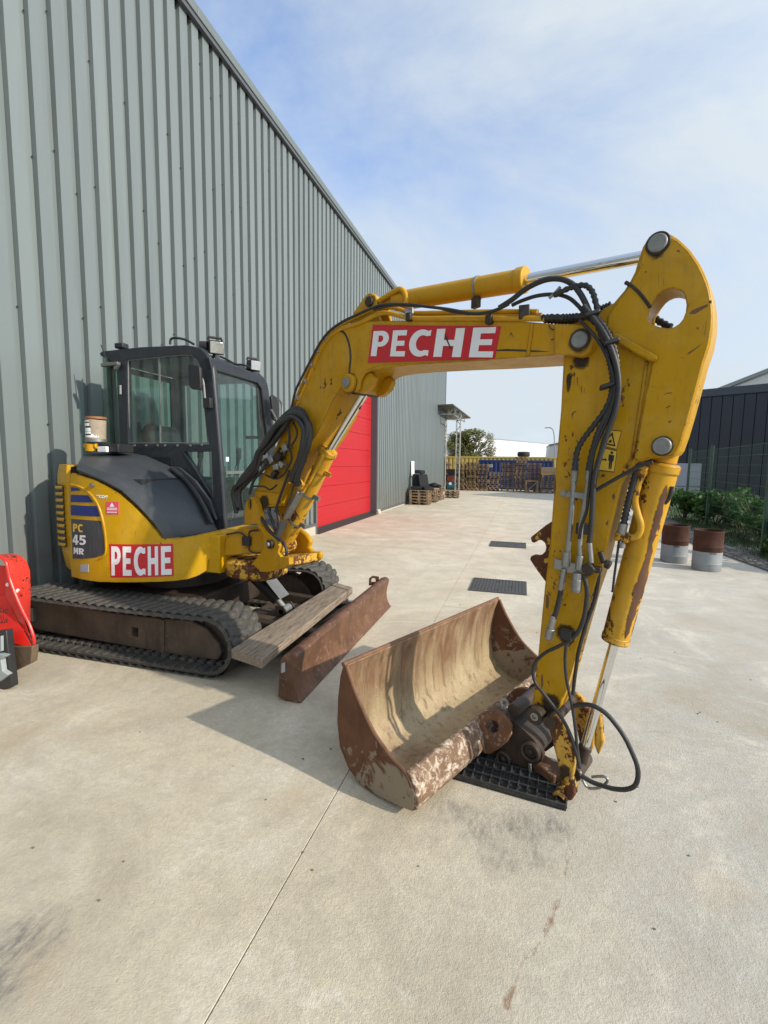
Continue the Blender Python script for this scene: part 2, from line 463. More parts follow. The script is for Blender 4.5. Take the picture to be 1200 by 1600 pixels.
M['leaf'] = leafm('shrub_leaves', (.022, .062, .014), (.060, .135, .028))
M['leaf_tree'] = leafm('olive_tree_leaves', (.11, .13, .038), (.22, .225, .085))
M['leaf_pale'] = leafm('dry_pale_leaves', (.20, .19, .12), (.30, .28, .19))
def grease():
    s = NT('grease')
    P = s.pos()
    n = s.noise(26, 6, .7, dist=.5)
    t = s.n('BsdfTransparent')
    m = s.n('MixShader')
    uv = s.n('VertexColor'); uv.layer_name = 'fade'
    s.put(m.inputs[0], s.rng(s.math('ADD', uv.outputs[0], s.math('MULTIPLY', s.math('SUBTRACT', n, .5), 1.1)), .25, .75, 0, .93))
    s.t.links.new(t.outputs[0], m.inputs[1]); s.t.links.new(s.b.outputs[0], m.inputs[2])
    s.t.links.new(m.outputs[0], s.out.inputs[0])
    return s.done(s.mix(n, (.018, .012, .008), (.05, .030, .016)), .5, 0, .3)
M['grease'] = grease()  # grease, and the painted shade below the boom end
M['primer'] = rusty('bare_primer', (.075, .034, .018), (.15, .072, .038), None, 0, .7)
M['bark'] = plain('bark', (.075, .058, .042), .9, var=.3)
M['gravel'] = plain('gravel', (.16, .15, .13), .9, var=.5, sc=30, bump=1.0, bsc=30)

# ------------------------------------------------------------------ mesh helpers
def frame_from(d):
    d = Vector(d).normalized()
    u = d.orthogonal().normalized()
    return u, d.cross(u)

class MB:
    def __init__(s):
        s.bm = bmesh.new()
    def box(s, c, size, rz=0, R=None):
        m = Matrix.Translation(c) @ (R.to_4x4() if R is not None else Matrix.Rotation(rz, 4, 'Z')) @ Matrix.Diagonal((*size, 1))
        bmesh.ops.create_cube(s.bm, size=1, matrix=m)
        return s
    def b2(s, a, b):
        return s.box(tuple((p + q) / 2 for p, q in zip(a, b)), tuple(abs(q - p) for p, q in zip(a, b)))
    def bar(s, p, q, w, h, up=(0, 0, 1)):
        p, q = Vector(p), Vector(q)
        d = q - p
        x = d.normalized()
        y = Vector(up).cross(x)
        if y.length < 1e-4:
            y = x.orthogonal()
        y.normalize()
        z = x.cross(y)
        R = Matrix((x, y, z)).transposed()
        return s.box((p + q) / 2, (d.length, w, h), R=R)
    def cyl(s, p, q, r, seg=20, r2=None, caps=True):
        p, q = Vector(p), Vector(q)
        r2 = r if r2 is None else r2
        u, v = frame_from(q - p)
        A, B = [], []
        for i in range(seg):
            a = 2 * PI * i / seg
            o = u * math.cos(a) + v * math.sin(a)
            A.append(s.bm.verts.new(p + o * r)); B.append(s.bm.verts.new(q + o * r2))
        for i in range(seg):
            j = (i + 1) % seg
            s.bm.faces.new((A[i], A[j], B[j], B[i]))
        if caps:
            s.bm.faces.new(A[::-1]); s.bm.faces.new(B)
        return s
    def ring(s, p, q, ro, ri, seg=24):
        p, q = Vector(p), Vector(q)
        u, v = frame_from(q - p)
        L = []
        for c, r in ((p, ro), (q, ro), (q, ri), (p, ri)):
            L.append([s.bm.verts.new(c + (u * math.cos(2 * PI * i / seg) + v * math.sin(2 * PI * i / seg)) * r) for i in range(seg)])
        for k in range(4):
            a, b = L[k], L[(k + 1) % 4]
            for i in range(seg):
                j = (i + 1) % seg
                s.bm.faces.new((a[i], a[j], b[j], b[i]))
        return s
    def tube(s, pts, r, seg=10, smooth=4, rib=0, caps=True):
        P = [Vector(p) for p in pts]
        if smooth and len(P) > 2:
            Q = []
            for i in range(len(P) - 1):
                a = P[max(i - 1, 0)]; b = P[i]; c = P[i + 1]; d = P[min(i + 2, len(P) - 1)]
                for k in range(smooth):
                    t = k / smooth
                    Q.append(.5 * ((2 * b) + (c - a) * t + (2 * a - 5 * b + 4 * c - d) * t * t + (3 * b - a - 3 * c + d) * t ** 3))
            Q.append(P[-1]); P = Q
        rad = [r] * len(P)
        if rib:
            # a corrugated hose: rings every rib metres
            Q, rad = [], []
            k = 0
            for a, b in zip(P, P[1:]):
                n = max(1, int((b - a).length / (rib / 2)))
                for i in range(n):
                    Q.append(a.lerp(b, i / n)); rad.append(r * (1.06 if k % 2 else .76)); k += 1
            Q.append(P[-1]); rad.append(r); P = Q
        prev = None
        u = None
        first = None
        for i, p in enumerate(P):
            t = (P[min(i + 1, len(P) - 1)] - P[max(i - 1, 0)])
            if t.length < 1e-7:
                t = Vector((0, 0, 1))
            t.normalize()
            if u is None:
                u = t.orthogonal().normalized()
            else:
                u = (u - t * u.dot(t))
                u = u.normalized() if u.length > 1e-6 else t.orthogonal().normalized()
            v = t.cross(u)
            ringv = [s.bm.verts.new(p + (u * math.cos(2 * PI * k / seg) + v * math.sin(2 * PI * k / seg)) * rad[i]) for k in range(seg)]
            if prev:
                for k in range(seg):
                    j = (k + 1) % seg
                    s.bm.faces.new((prev[k], prev[j], ringv[j], ringv[k]))
            else:
                first = ringv
            prev = ringv
        if caps:
            s.bm.faces.new(first[::-1]); s.bm.faces.new(prev)
        return s
    def prism(s, outer, f, a, b, holes=()):
        """outline(s) in a plane, f(u, v, depth) -> point, between depths a and b."""
        loops = [list(outer)] + [list(h) for h in holes]
        tri = tessellate_polygon([[Vector((p[0], p[1], 0)) for p in L] for L in loops])
        flat = [p for L in loops for p in L]
        A = [s.bm.verts.new(f(p[0], p[1], a)) for p in flat]
        B = [s.bm.verts.new(f(p[0], p[1], b)) for p in flat]
        for t in tri:
            try:
                s.bm.faces.new([A[i] for i in t]); s.bm.faces.new([B[i] for i in reversed(t)])
            except ValueError:
                pass
        k = 0
        for L in loops:
            n = len(L)
            for i in range(n):
                j = (i + 1) % n
                s.bm.faces.new((A[k + i], A[k + j], B[k + j], B[k + i]))
            k += n
        return s
    def loft(s, rowsv, thick=0, dirv=(0, 0, -1)):
        """a sheet through rows of points, given some depth along dirv."""
        V = [[s.bm.verts.new(p) for p in r] for r in rowsv]
        for a, b in zip(V, V[1:]):
            for i in range(len(a) - 1):
                s.bm.faces.new((a[i], a[i + 1], b[i + 1], b[i]))
        if thick:
            d = Vector(dirv) * thick
            W = [[s.bm.verts.new(Vector(p) + d) for p in r] for r in rowsv]
            for a, b in zip(W, W[1:]):
                for i in range(len(a) - 1):
                    s.bm.faces.new((a[i], b[i], b[i + 1], a[i + 1]))
            def wall(x, y):
                for i in range(len(x) - 1):
                    s.bm.faces.new((x[i], y[i], y[i + 1], x[i + 1]))
            wall(V[0], W[0]); wall(V[-1], W[-1])
            wall([r[0] for r in V], [r[0] for r in W]); wall([r[-1] for r in V], [r[-1] for r in W])
        return s
    def lathe(s, prof, c=(0, 0, 0), seg=28):
        R = []
        for r, z in prof:
            R.append([s.bm.verts.new((c[0] + r * math.cos(2 * PI * i / seg), c[1] + r * math.sin(2 * PI * i / seg), c[2] + z)) for i in range(seg)])
        for a, b in zip(R, R[1:]):
            for i in range(seg):
                j = (i + 1) % seg
                s.bm.faces.new((a[i], a[j], b[j], b[i]))
        return s
    def build(s, name, mat, parent=None, bevel=0, smooth=38, loc=None, **props):
        bmesh.ops.recalc_face_normals(s.bm, faces=s.bm.faces)
        me = bpy.data.meshes.new(name)
        s.bm.to_mesh(me)
        s.bm.free()
        if smooth:
            me.shade_smooth()
            me.set_sharp_from_angle(angle=math.radians(smooth))
        ms = mat if isinstance(mat, (list, tuple)) else [mat]
        for m in ms:
            me.materials.append(M[m] if isinstance(m, str) else m)
        return link(name, me, parent, bevel, loc, **props)

def link(name, me, parent=None, bevel=0, loc=None, **props):
    o = bpy.data.objects.new(name, me)
    COL.objects.link(o)
    if loc is not None:
        o.location = loc
    if parent is not None:
        attach(o, parent)
    if bevel:
        b = o.modifiers.new('edges', 'BEVEL')
        b.width = bevel; b.segments = 2; b.limit_method = 'ANGLE'; b.angle_limit = math.radians(40)
        b.harden_normals = False
    for k, v in props.items():
        o[k] = v
    return o

BASE = {}
def attach(o, parent):
    o.parent = parent
    # meshes are written in scene coordinates: undo the parent's own place
    t = BASE.get(parent.name)
    if t is not None:
        o.matrix_parent_inverse = Matrix.Translation(-Vector(t))

def thing(name, label, cat, loc=(0, 0, 0), group=None, kind=None):
    o = bpy.data.objects.new(name, None)
    COL.objects.link(o)
    o.empty_display_size = .2
    o.location = loc
    BASE[o.name] = loc
    o['label'] = label; o['category'] = cat
    if group: o['group'] = group
    if kind: o['kind'] = kind
    return o

def tag(o, label, cat, group=None):
    o['label'] = label; o['category'] = cat
    if group: o['group'] = group
    return o

def struct(o):
    o['kind'] = 'structure'
    return o

# frames of the two slewed assemblies (boom and bucket), and the house's curved side
E1 = Vector((*(-0.914,0.407), 0)); E2 = Vector((*(-0.407,-0.914), 0)); B0 = Vector((.267, 2.31, 0))
K1 = Vector((*(-0.906,0.423), 0)); K2 = Vector((*(-0.423,-0.906), 0)); KO = Vector((*(-0.645,2.051), 0))
def fb(u, v, n): return B0 + E1 * u + E2 * n + Vector((0, 0, v))
def fk(u, v, n): return KO + K1 * u + K2 * n + Vector((0, 0, v))
def fy(u, v, n): return Vector((u, n, v))      # a plane across the yard (x, z) at depth y
def fx(u, v, n): return Vector((n, u, v))      # a plane along the yard (y, z) at x
def fz(u, v, n): return Vector((u, v, n))
HC = (-3.35, 4.33); HR = 1.3
def fc(u, v, n):                               # the house's side: x, z, depth inwards
    r = HR - n
    return Vector((u, HC[1] - math.sqrt(max(r * r - (u - HC[0]) ** 2, .01)), v))

def bilin(q, u, v):
    bl, br, tr, tl = [Vector(p) for p in q]
    return bl.lerp(br, u).lerp(tl.lerp(tr, u), v)

def letter(ch, n=14):
    """outline and holes of a bold capital in a unit box."""
    if ch == 'E':
        return [(0, 0), (0, 1), (.95, 1), (.95, .80), (.36, .80), (.36, .60), (.88, .60), (.88, .41), (.36, .41), (.36, .20), (1, .20), (1, 0)], []
    if ch == 'H':
        return [(0, 0), (0, 1), (.31, 1), (.31, .60), (.69, .60), (.69, 1), (1, 1), (1, 0), (.69, 0), (.69, .39), (.31, .39), (.31, 0)], []
    if ch == '4':
        return [(.52, 0), (.52, .22), (0, .22), (0, .42), (.46, 1), (.80, 1), (.80, .42), (1, .42), (1, .22), (.80, .22), (.80, 0)], [[(.52, .42), (.52, .72), (.28, .42)]]
    if ch == '5':
        o = [(.05, 1), (.92, 1), (.92, .79), (.34, .79), (.33, .64)]
        o += [(.45 + .52 * math.sin(a), .335 + .335 * math.cos(a)) for a in [.25 + (PI * .98 - .25) * i / n for i in range(n + 1)]]
        o += [(.2, .0), (0, .08), (.05, .27), (.3, .2)]
        o += [(.42 + .22 * math.sin(a), .335 + .135 * math.cos(a)) for a in [PI * .95 - PI * .95 * i / n for i in range(n + 1)]]
        o += [(.22, .47), (.02, .44)]
        return o, []
    if ch == 'M':
        return [(0, 0), (0, 1), (.30, 1), (.5, .55), (.70, 1), (1, 1), (1, 0), (.75, 0), (.75, .55), (.58, .18), (.42, .18), (.25, .55), (.25, 0)], []
    if ch == 'R':
        o, h = letter('P')
        return o[:-3] + [(.66, .38), (1.02, 0), (.66, 0), (.42, .34), (.36, .34), (.36, 0)], h
    if ch == 'P':
        o = [(0, 0), (0, 1), (.5, 1)]
        o += [(.55 + .45 * math.sin(a), .69 + .31 * math.cos(a)) for a in [PI * i / n for i in range(1, n)]]
        o += [(.5, .38), (.36, .38), (.36, 0)]
        h = [(.36, .82), (.36, .56)] + [(.5 + .16 * math.sin(a), .69 - .13 * math.cos(a)) for a in [PI * i / n for i in range(0, n + 1)]]
        return o, [h]
    if ch == 'C':
        o = []
        for i in range(n * 2 + 1):
            a = math.radians(52 + (308 - 52) * i / (n * 2))
            o.append((.58 + .58 * math.cos(a), .5 + .5 * math.sin(a) * 1.0))
        o[0] = (1, .97); o[-1] = (1, .03)
        inn = []
        for i in range(n * 2 + 1):
            a = math.radians(308 - (308 - 52) * i / (n * 2))
            inn.append((.64 + .30 * math.cos(a), .5 + .29 * math.sin(a)))
        inn[0] = (1, .235); inn[-1] = (1, .765)
        return o + inn, []

def text_geo(txt, f, depth=0.0):
    """built-in face text turned into triangles; f maps the unit box to the surface."""
    cu = bpy.data.curves.new('tmp', 'FONT')
    cu.body = txt
    cu.offset = .03
    ob = bpy.data.objects.new('tmp', cu)
    COL.objects.link(ob)
    dg = bpy.context.evaluated_depsgraph_get()
    me = bpy.data.meshes.new_from_object(ob.evaluated_get(dg))
    xs = [v.co.x for v in me.vertices]; ys = [v.co.y for v in me.vertices]
    x0, x1, y0, y1 = min(xs), max(xs), min(ys), max(ys)
    V = [f((v.co.x - x0) / (x1 - x0), (v.co.y - y0) / (y1 - y0)) for v in me.vertices]
    F = [tuple(p.vertices) for p in me.polygons]
    bpy.data.objects.remove(ob); bpy.data.curves.remove(cu); bpy.data.meshes.remove(me)
    return V, F

def text_obj(name, txt, f, mat, parent):
    V, F = text_geo(txt, f)
    me = bpy.data.meshes.new(name)
    me.from_pydata(V, [], F)
    me.materials.append(M[mat])
    return link(name, me, parent)

# ------------------------------------------------------------------ ground
g = MB(); g.b2((-400, -300, -.5), (400, 500, -.17))
struct(g.build('ground', 'earth'))
def slab(x0, x1, y0, y1):
    e = .0019
    m = MB(); m.b2((x0 + e, y0 + e, -.16), (x1 - e, y1 - e, 0))
    return struct(m.build('concrete_slab', 'concrete', bevel=.002))
for a in ((-4.42, -.81, -7, 7.41), (-4.42, -1.38, 7.41, 20.2), (-1.38, -.81, 7.41, 20.2), (-4.42, -.81, 20.2, 40),
          (-.81, 4.2, -7, 5.2), (-.81, 4.2, 5.2, 12.3), (-.81, 4.2, 12.3, 20.2), (-.81, 4.2, 20.2, 40), (4.2, 9, -7, 40), (-14, -4.42, 27.3, 40)):
    slab(*a)
v = MB(); v.prism([(4.62, 0), (3.70, 8.59), (3.56, 9.89), (3.33, 12.5), (4.0, 20), (4.8, 30), (9, 30), (9, 0)], fz, .004, .03)
struct(v.build('gravel_verge', 'gravel'))
# loose stones along the edge of the verge
st = MB()
for i in range(420):
    y = random.uniform(7.2, 13.5)
    ex = 3.70 - (y - 8.59) * .095 if y < 12.5 else 3.33
    x = ex + abs(random.gauss(0, .28)) + .01
    r = random.uniform(.012, .04)
    m = Matrix.Translation((x, y, .03 + r * .2)) @ Matrix.Rotation(random.random() * 6, 4, 'Z') @ Matrix.Diagonal((1, random.uniform(.6, 1), random.uniform(.5, .8), 1))
    bmesh.ops.create_icosphere(st.bm, subdivisions=1, radius=r, matrix=m)
st.build('gravel', 'gravel', kind='stuff')

# ------------------------------------------------------------------ grey warehouse
WX = -4.36
BY = 27.1
wh = thing('warehouse', 'long grey ribbed metal warehouse with a tall red door behind the excavator', 'warehouse', (-4.4, 10, 0))
b = MB(); b.b2((-26, -9, -.1), (-4.60, BY - .02, 7.25)); b.build('wall', 'clad', wh)
b = MB(); b.b2((-26.2, -9.2, 7.25), (-4.62, BY, 7.33)); b.build('roof', 'pale_grey', wh)
PIT = .222
def clad_mesh(z0, z1):
    m = MB()
    pr = [(-.002, .004), (0, 0), (.004, .052), (.138, .052), (.148, 0), (PIT, 0)]
    m.loft([[(x, y, z0) for y, x in pr], [(x, y, z1) for y, x in pr]], .003, (-1, 0, 0))
    bmesh.ops.recalc_face_normals(m.bm, faces=m.bm.faces)
    me = bpy.data.meshes.new('cladding_panel'); m.bm.to_mesh(me); m.bm.free()
    me.materials.append(M['clad'])
    return me
DY0, DY1, DZ = 9.62, 14.05, 3.86
full = clad_mesh(.24, 7.30)
over = clad_mesh(DZ + .05, 7.30)
lowc = clad_mesh(.10, 7.30)
k0 = int(math.floor((-5 - 3.307) / PIT))
scr = MB()
k = k0
while 3.307 + (k + 1) * PIT < BY:
    y = 3.307 + k * PIT
    indoor = y + PIT > DY0 and y < DY1
    o = link('cladding_panel', over if indoor else (lowc if y > DY1 - .3 else full), wh, loc=(WX - .052, y, 0))
    if 1.2 < y < 9.3:
        for z in (.55, 1.75, 2.95, 4.15, 5.35, 6.55):
            zz = z + ((k * 37) % 5) * .09
            if random.random() < .45: continue
            scr.cyl((WX - .042, y - .012, zz), (WX - .030, y - .012, zz), .0065, 7)
    k += 1
scr.build('screw', 'blackp', wh, kind='stuff')
y = -5.0
while y < BY:
    y2 = min(y + 3.6, BY + .03)
    c = MB(); c.b2((-4.64, y + .003, 7.335), (-4.285, y2 - .003, 7.464)); c.build('coping', 'clad_trim', wh, .008)
    c = MB(); c.b2((-4.355, y, 7.27), (-4.30, y2, 7.325)); c.build('drip_shadow_strip', 'clad_dark', wh)  # dark strip standing in for the shadow line under the coping
    y = y2
for ya, yb, zp in ((-5, DY0 - .04, .20), (DY1 + .05, BY + .02, .055)):
    c = MB(); c.b2((-4.62, ya, -.1), (-4.372, yb, zp)); c.build('plinth', 'plinth', wh, .006)
    c = MB(); c.b2((-4.405, ya, zp + .003), (-4.335, yb, zp + .062)); c.build('base_flashing', 'clad_dark', wh, .003)
c = MB(); c.b2((-4.62, BY, -.1), (-4.35, BY + .05, 7.33)); c.build('corner_trim', 'clad_trim', wh)
c = MB(); c.b2((-4.62, DY1, .0), (-4.348, DY1 + .045, DZ + .1)); c.build('door_jamb', 'clad_dark', wh, .003)
c = MB(); c.b2((-4.62, DY0 - .035, .0), (-4.352, DY0, DZ + .1)); c.build('door_jamb', 'clad_trim', wh, .003)
c = MB(); c.b2((-4.62, DY0 + .002, DZ), (-4.350, DY1 - .002, DZ + .06)); c.build('door_lintel', 'clad_dark', wh, .003)
dr = MB(); dr.b2((-4.595, DY0 + .003, .06), (-4.58, DY1 - .003, DZ - .003)); dr = dr.build('sectional_door', 'red_door', wh, label='bright red sectional door')
for i in range(8):
    h = (DZ - .1) / 8
    c = MB(); c.b2((-4.578, DY0 + .006, .085 + i * h), (-4.550, DY1 - .006, .085 + (i + 1) * h - .007)); c.build('door_panel', 'red_door', dr, .004)
    for j in range(3):
        c = MB(); zz = .085 + i * h + h * (j + 1) / 4
        c.b2((-4.5495, DY0 + .02, zz - .006), (-4.5465, DY1 - .02, zz + .006)); c.build('door_rib', 'red_door', dr)
c = MB(); c.b2((-4.575, DY0 + .006, .012), (-4.545, DY1 - .006, .083)); c.build('bottom_seal', 'rubber_strip', dr)
c = MB(); c.b2((-4.545, DY0 + .05, .78), (-4.525, DY0 + .13, .90)); c.build('door_lock', 'black', dr, .004)
c = MB(); c.prism([(-4.60, .006), (-4.60, .035), (-4.36, .012), (-4.30, .004)], lambda u, v, n: Vector((u, n, v)), DY0 - .02, DY1 + .03); c.build('door_sill', 'rubber_strip', wh)
c = MB(); c.prism([(WX - .02, .0), (WX + .09, .0), (WX + .06, .14), (WX - .02, .14)], lambda u, v, n: Vector((u, n, v)), DY1 + .05, DY1 + .30); c.build('corner_guard', 'plinth', wh, .02)
c = MB()
q = [(18.538,1.681),(19.01,1.685),(19.062,1.073),(18.586,1.084)]
c.prism(q, fx, -4.318, -4.285)
tag(c.build('wall_sign', 'white', None, .003), 'narrow upright white plate fixed on the ribbed grey wall', 'sign')

# ------------------------------------------------------------------ canopy at the far corner
cn = thing('canopy', 'open shelter roof on thin lattice masts beyond the warehouse corner', 'canopy', (-4.2, 27.6, 0))
roofq = [(-4.637,24.628,4.62),(-3.549,24.425,4.62),(-3.43,31.751,4.62),(-5.501,32.629,4.62)]
c = MB(); c.loft([[roofq[0], roofq[1]], [roofq[3], roofq[2]]], .06, (0, 0, -1)); c.build('roof_sheet', 'canopy', cn)
def mast(x, y, z, w=.16):
    m = MB()
    for sx in (-1, 1):
        for sy in (-1, 1):
            m.bar((x + sx * w / 2, y + sy * w / 2, 0), (x + sx * w / 2, y + sy * w / 2, z), .035, .035)
    n = int(z / .3)
    for i in range(n):
        za, zb = z * i / n, z * (i + 1) / n
        s = 1 if i % 2 else -1
        for q_ in (-1, 1):
            m.bar((x - s * w / 2, y + q_ * w / 2, za), (x + s * w / 2, y + q_ * w / 2, zb), .018, .018)
            m.bar((x + q_ * w / 2, y - s * w / 2, za), (x + q_ * w / 2, y + s * w / 2, zb), .018, .018)
    m.build('lattice_mast', 'galv', cn)
mast(-4.42, 27.5, 4.5, .15); mast(-3.70, 27.9, 4.45, .22)
def truss(p, q, h):
    m = MB(); p, q = Vector(p), Vector(q); u = Vector((0, 0, h))
    m.bar(p, q, .05, .05); m.bar(p + u, q + u, .05, .05)
    for i in range(6):
        a, b_ = p.lerp(q, i / 6), p.lerp(q, (i + 1) / 6)
        m.bar(a + (u if i % 2 else u * 0), b_ + (u * 0 if i % 2 else u), .03, .03)
    m.build('roof_truss', 'galv', cn)
truss((-4.6, 27.5, 4.15), (-3.55, 27.9, 4.1), .42); truss((-4.5, 25.2, 4.2), (-3.5, 25.4, 4.2), .36); truss((-4.42, 25.2, 4.2), (-4.42, 28, 4.2), .38)
truss((-3.62, 25.3, 4.15), (-3.55, 29.5, 4.15), .40)

# ------------------------------------------------------------------ containers, tyre
def container(name, label, mat, x0, x1, y, z1, dep=2.2, rails=True):
    t = thing(name, label, 'container', ((x0 + x1) / 2, y, 0))
    m = MB(); m.b2((x0, y + .06, .02), (x1, y + dep, z1 - .01)); m.build('body', mat, t)
    m = MB(); r = []; x = x0 + .1; i = 0
    while x < x1 - .1:
        r += [(x, y + .05), (x + .10, y + .05), (x + .135, y + .005), (x + .235, y + .005)]
        x += .27
    m.loft([[(a, b_, .12) for a, b_ in r], [(a, b_, z1 - .11) for a, b_ in r]]); m.build('side_panel', mat, t)
    m = MB(); m.b2((x0, y - .01, z1 - .105), (x1, y + .09, z1)); m.build('top_rail', mat, t)
    m = MB(); m.b2((x0, y - .01, .02), (x1, y + .09, .14)); m.build('bottom_rail', mat, t)
    for x in (x0, x1 - .12):
        m = MB(); m.b2((x, y - .012, .02), (x + .12, y + .1, z1 - .11)); m.build('corner_post', mat, t)
    return t
cy = container('shipping_container', 'long yellow shipping container at the far end of the yard', 'cont_yel', -7.0, 2.3, 32.6, [(-2.41,2.115)][0][1])
bx = [(-2.847,1.886),(1.813,1.885)]
cb = container('shipping_container', 'dark blue shipping container standing in front of the yellow one', 'cont_blue', bx[0][0], bx[1][0], 31.9, bx[0][1], .6)
q = [(-2.168,31.88,1.405),(-1.922,31.88,1.408),(-1.929,31.88,1.596),(-2.175,31.88,1.593)]
text_obj('logo', 'CO', lambda u, v: bilin(q, u, v), 'decal_white', cb)
tc_ = [(-0.023,33.1,2.168)][0]
t = MB()
t.lathe([(.18, .03), (.30, .0), (.37, .03), (.40, .08), (.40, .25), (.37, .31), (.30, .335), (.18, .305), (.17, .28), (.17, .06), (.18, .03)], (tc_[0], tc_[1], [(-2.41,2.115)][0][1] + .001), 30)
tag(t.build('tyre', 'tyre'), 'single black tyre lying flat on top of the far container', 'tyre')

# ------------------------------------------------------------------ pallets
def pallet_mesh(w, d, mat, h=.112):
    m = MB(); bh = .021
    for i in range(6):
        x = -w / 2 + (i + .5) * w / 6
        m.box((x, 0, h - bh / 2), (w / 6 * .74, d, bh))
    for i in (-1, 0, 1):
        m.box((0, i * (d / 2 - .04), bh / 2), (w, .075, bh))
        for j in (-1, 0, 1):
            m.box((j * (w / 2 - .05), i * (d / 2 - .04), h / 2), (.085, .075, h - bh * 2.02))
    bmesh.ops.recalc_face_normals(m.bm, faces=m.bm.faces)
    me = bpy.data.meshes.new('pallet'); m.bm.to_mesh(me); m.bm.free(); me.materials.append(M[mat])
    return me
PH = .112
PM = {('n', 0): pallet_mesh(.60, .80, 'pallet_dark'), ('w', 0): pallet_mesh(.80, .70, 'pallet_dark'), ('w', 1): pallet_mesh(.76, .76, 'pallet'), ('n', 1): pallet_mesh(.60, .80, 'pallet')}
ORD = ['bottom', 'second', 'third', 'fourth', 'fifth', 'sixth', 'seventh', 'eighth', 'ninth', 'tenth', 'eleventh', 'twelfth', 'thirteenth', 'fourteenth', 'fifteenth', 'sixteenth', 'seventeenth']
def stack(x, y, n, key, label, group, lean=0., z0=0.):
    base = label
    for i in range(n):
        label = ('topmost ' if i == n - 1 else 'lowest ' if i == 0 else ORD[i] + ' from bottom ') + base
        o = bpy.data.objects.new('pallet', PM[key]); COL.objects.link(o)
        o.location = (x + random.uniform(-.045, .045) + lean * i, y + random.uniform(-.05, .05), z0 + i * (PH + .0015))
        o.rotation_euler = (0, 0, random.uniform(-.07, .07))
        tag(o, label, 'pallet', group)
ROW = [([(-3.642,28.847)], 15, ('n', 0), 'dark pallet, first tall stack right of the mast'),
       ([(-2.977,28.91)], 15, ('n', 0), 'brown pallet, second tall stack from the mast'),
       ([(-2.317,28.973)], 14, ('n', 0), 'dark pallet, stack at the left end of blue container'),
       ([(-1.663,29.035)], 10, ('n', 0), 'dark pallet, lowest stack before the blue container'),
       ([(-0.851,29.183)], 15, ('w', 0), 'dark pallet, broad stack between lowest stack and tyre'),
       ([(-0.134,29.144)], 18, ('n', 0), 'dark pallet, tallest stack, below the lone tyre'),
       ([(0.64,29.007)], 15, ('w', 0), 'dark pallet, stack behind the braced crate'),
       ([(1.349,28.213)], 9, ('w', 1), 'pale pallet, clean stack beside the excavator stick')]
for p, n, key, lab in ROW:
    stack(p[0][0], p[0][1] + .35, n, key, lab, 'pallet stacks at the far end of the yard', random.uniform(-.004, .004))
stack(-4.75, 30.2, 15, ('n', 0), 'dark pallet, stack half hidden behind warehouse corner', 'pallet stacks at the far end of the yard')
p = ROW[-1][0][0]
c = MB(); c.box((p[0], p[1] + .35, 9 * (PH + .0015) + .225), (.74, .7, .44)); bx_ = c.build('wooden_box', 'pallet', None, .01)
tag(bx_, 'plain pale wooden box on top of the clean pallet stack', 'box')
for i in range(4):
    c = MB(); c.b2((p[0] - .38, p[1] - .012, 9 * (PH + .0015) + .015 + i * .108), (p[0] + .38, p[1] - .001, 9 * (PH + .0015) + .115 + i * .108)); c.build('board', 'pallet', bx_)
q = [(0.187,0.014),(0.791,0.032),(0.727,0.714),(0.193,0.702)]
x0, x1 = q[0][0], q[1][0]; zt = q[2][1]
ck = thing('braced_crate', 'open wooden crate frame with a diagonal brace in front of dark pallets', 'crate', ((x0 + x1) / 2, 28, 0))
for (a, b_) in (((x0, 28, 0), (x0, 28, zt)), ((x1, 28, 0), (x1, 28, zt)), ((x0, 28.5, 0), (x0, 28.5, zt)), ((x1, 28.5, 0), (x1, 28.5, zt))):
    c = MB(); c.bar(a, b_, .07, .07); c.build('post', 'pallet', ck)
for z in (.035, zt - .03):
    for yy in (28, 28.5):
        c = MB(); c.bar((x0, yy - .036, z), (x1, yy - .036, z), .025, .075); c.build('rail', 'pallet', ck)
c = MB(); c.bar((x0, 27.962, .06), (x1, 27.962, zt - .06), .02, .06); c.build('brace', 'pallet', ck)
NEAR = 'pallets stacked along the warehouse wall'
for x, y, lab in ((-3.82, 18.2, 'grey pallet, nearest wall stack under black seats'), (-3.80, 19.55, 'grey pallet, middle stack along warehouse wall'), (-3.78, 20.9, 'grey pallet, last full stack along warehouse wall')):
    stack(x, y, 5, ('w', 1), lab, NEAR)
stack(-3.18, 22.5, 3, ('n', 1), 'pale pallet, short pile past the wall stacks', NEAR)
# boards nailed over the front of the nearest stack
# two car seats and a rolled bag on top
def car_seat(label, x, y, z, rz, tilt):
    t = thing('car_seat', label, 'car seat', (x, y, z))
    R = Matrix.Rotation(rz, 4, 'Z')
    def P(u, v, n): return Vector((x, y, z)) + R @ Vector((n, u, v))
    c = MB(); c.prism([(-.24, 0), (.22, 0), (.26, .10), (.20, .15), (-.22, .12)], P, -.22, .22); c.build('cushion', 'sack', t, .03)
    ct, s_ = math.sin(tilt), math.cos(tilt)
    def Q(u, v, n): return P(.20 + u * s_ + v * ct, .10 - u * ct + v * s_, n)
    c = MB(); c.prism([(-.06, 0), (.06, 0), (.05, .50), (-.03, .52)], Q, -.21, .21); c.build('backrest', 'sack', t, .03)
    c = MB(); c.prism([(-.05, .53), (.04, .53), (.03, .67), (-.03, .68)], Q, -.11, .11); c.build('headrest', 'sack', t, .025)
zt = 5 * (PH + .0015)
car_seat('upright black car seat leaning on the wall on the nearest pallets', -3.98, 18.25, zt, .15, .05)
car_seat('tilted black car seat leaning back on the nearest pallets', -3.62, 18.3, zt, .75, .22)
c = MB()
for i, (dx, r) in enumerate(((0, .13), (.22, .16), (.42, .11))):
    m = Matrix.Translation((-3.85 + dx, 20.0, zt + r * .7)) @ Matrix.Diagonal((1.2, 1.5, .7, 1)); bmesh.ops.create_icosphere(c.bm, subdivisions=2, radius=r, matrix=m)
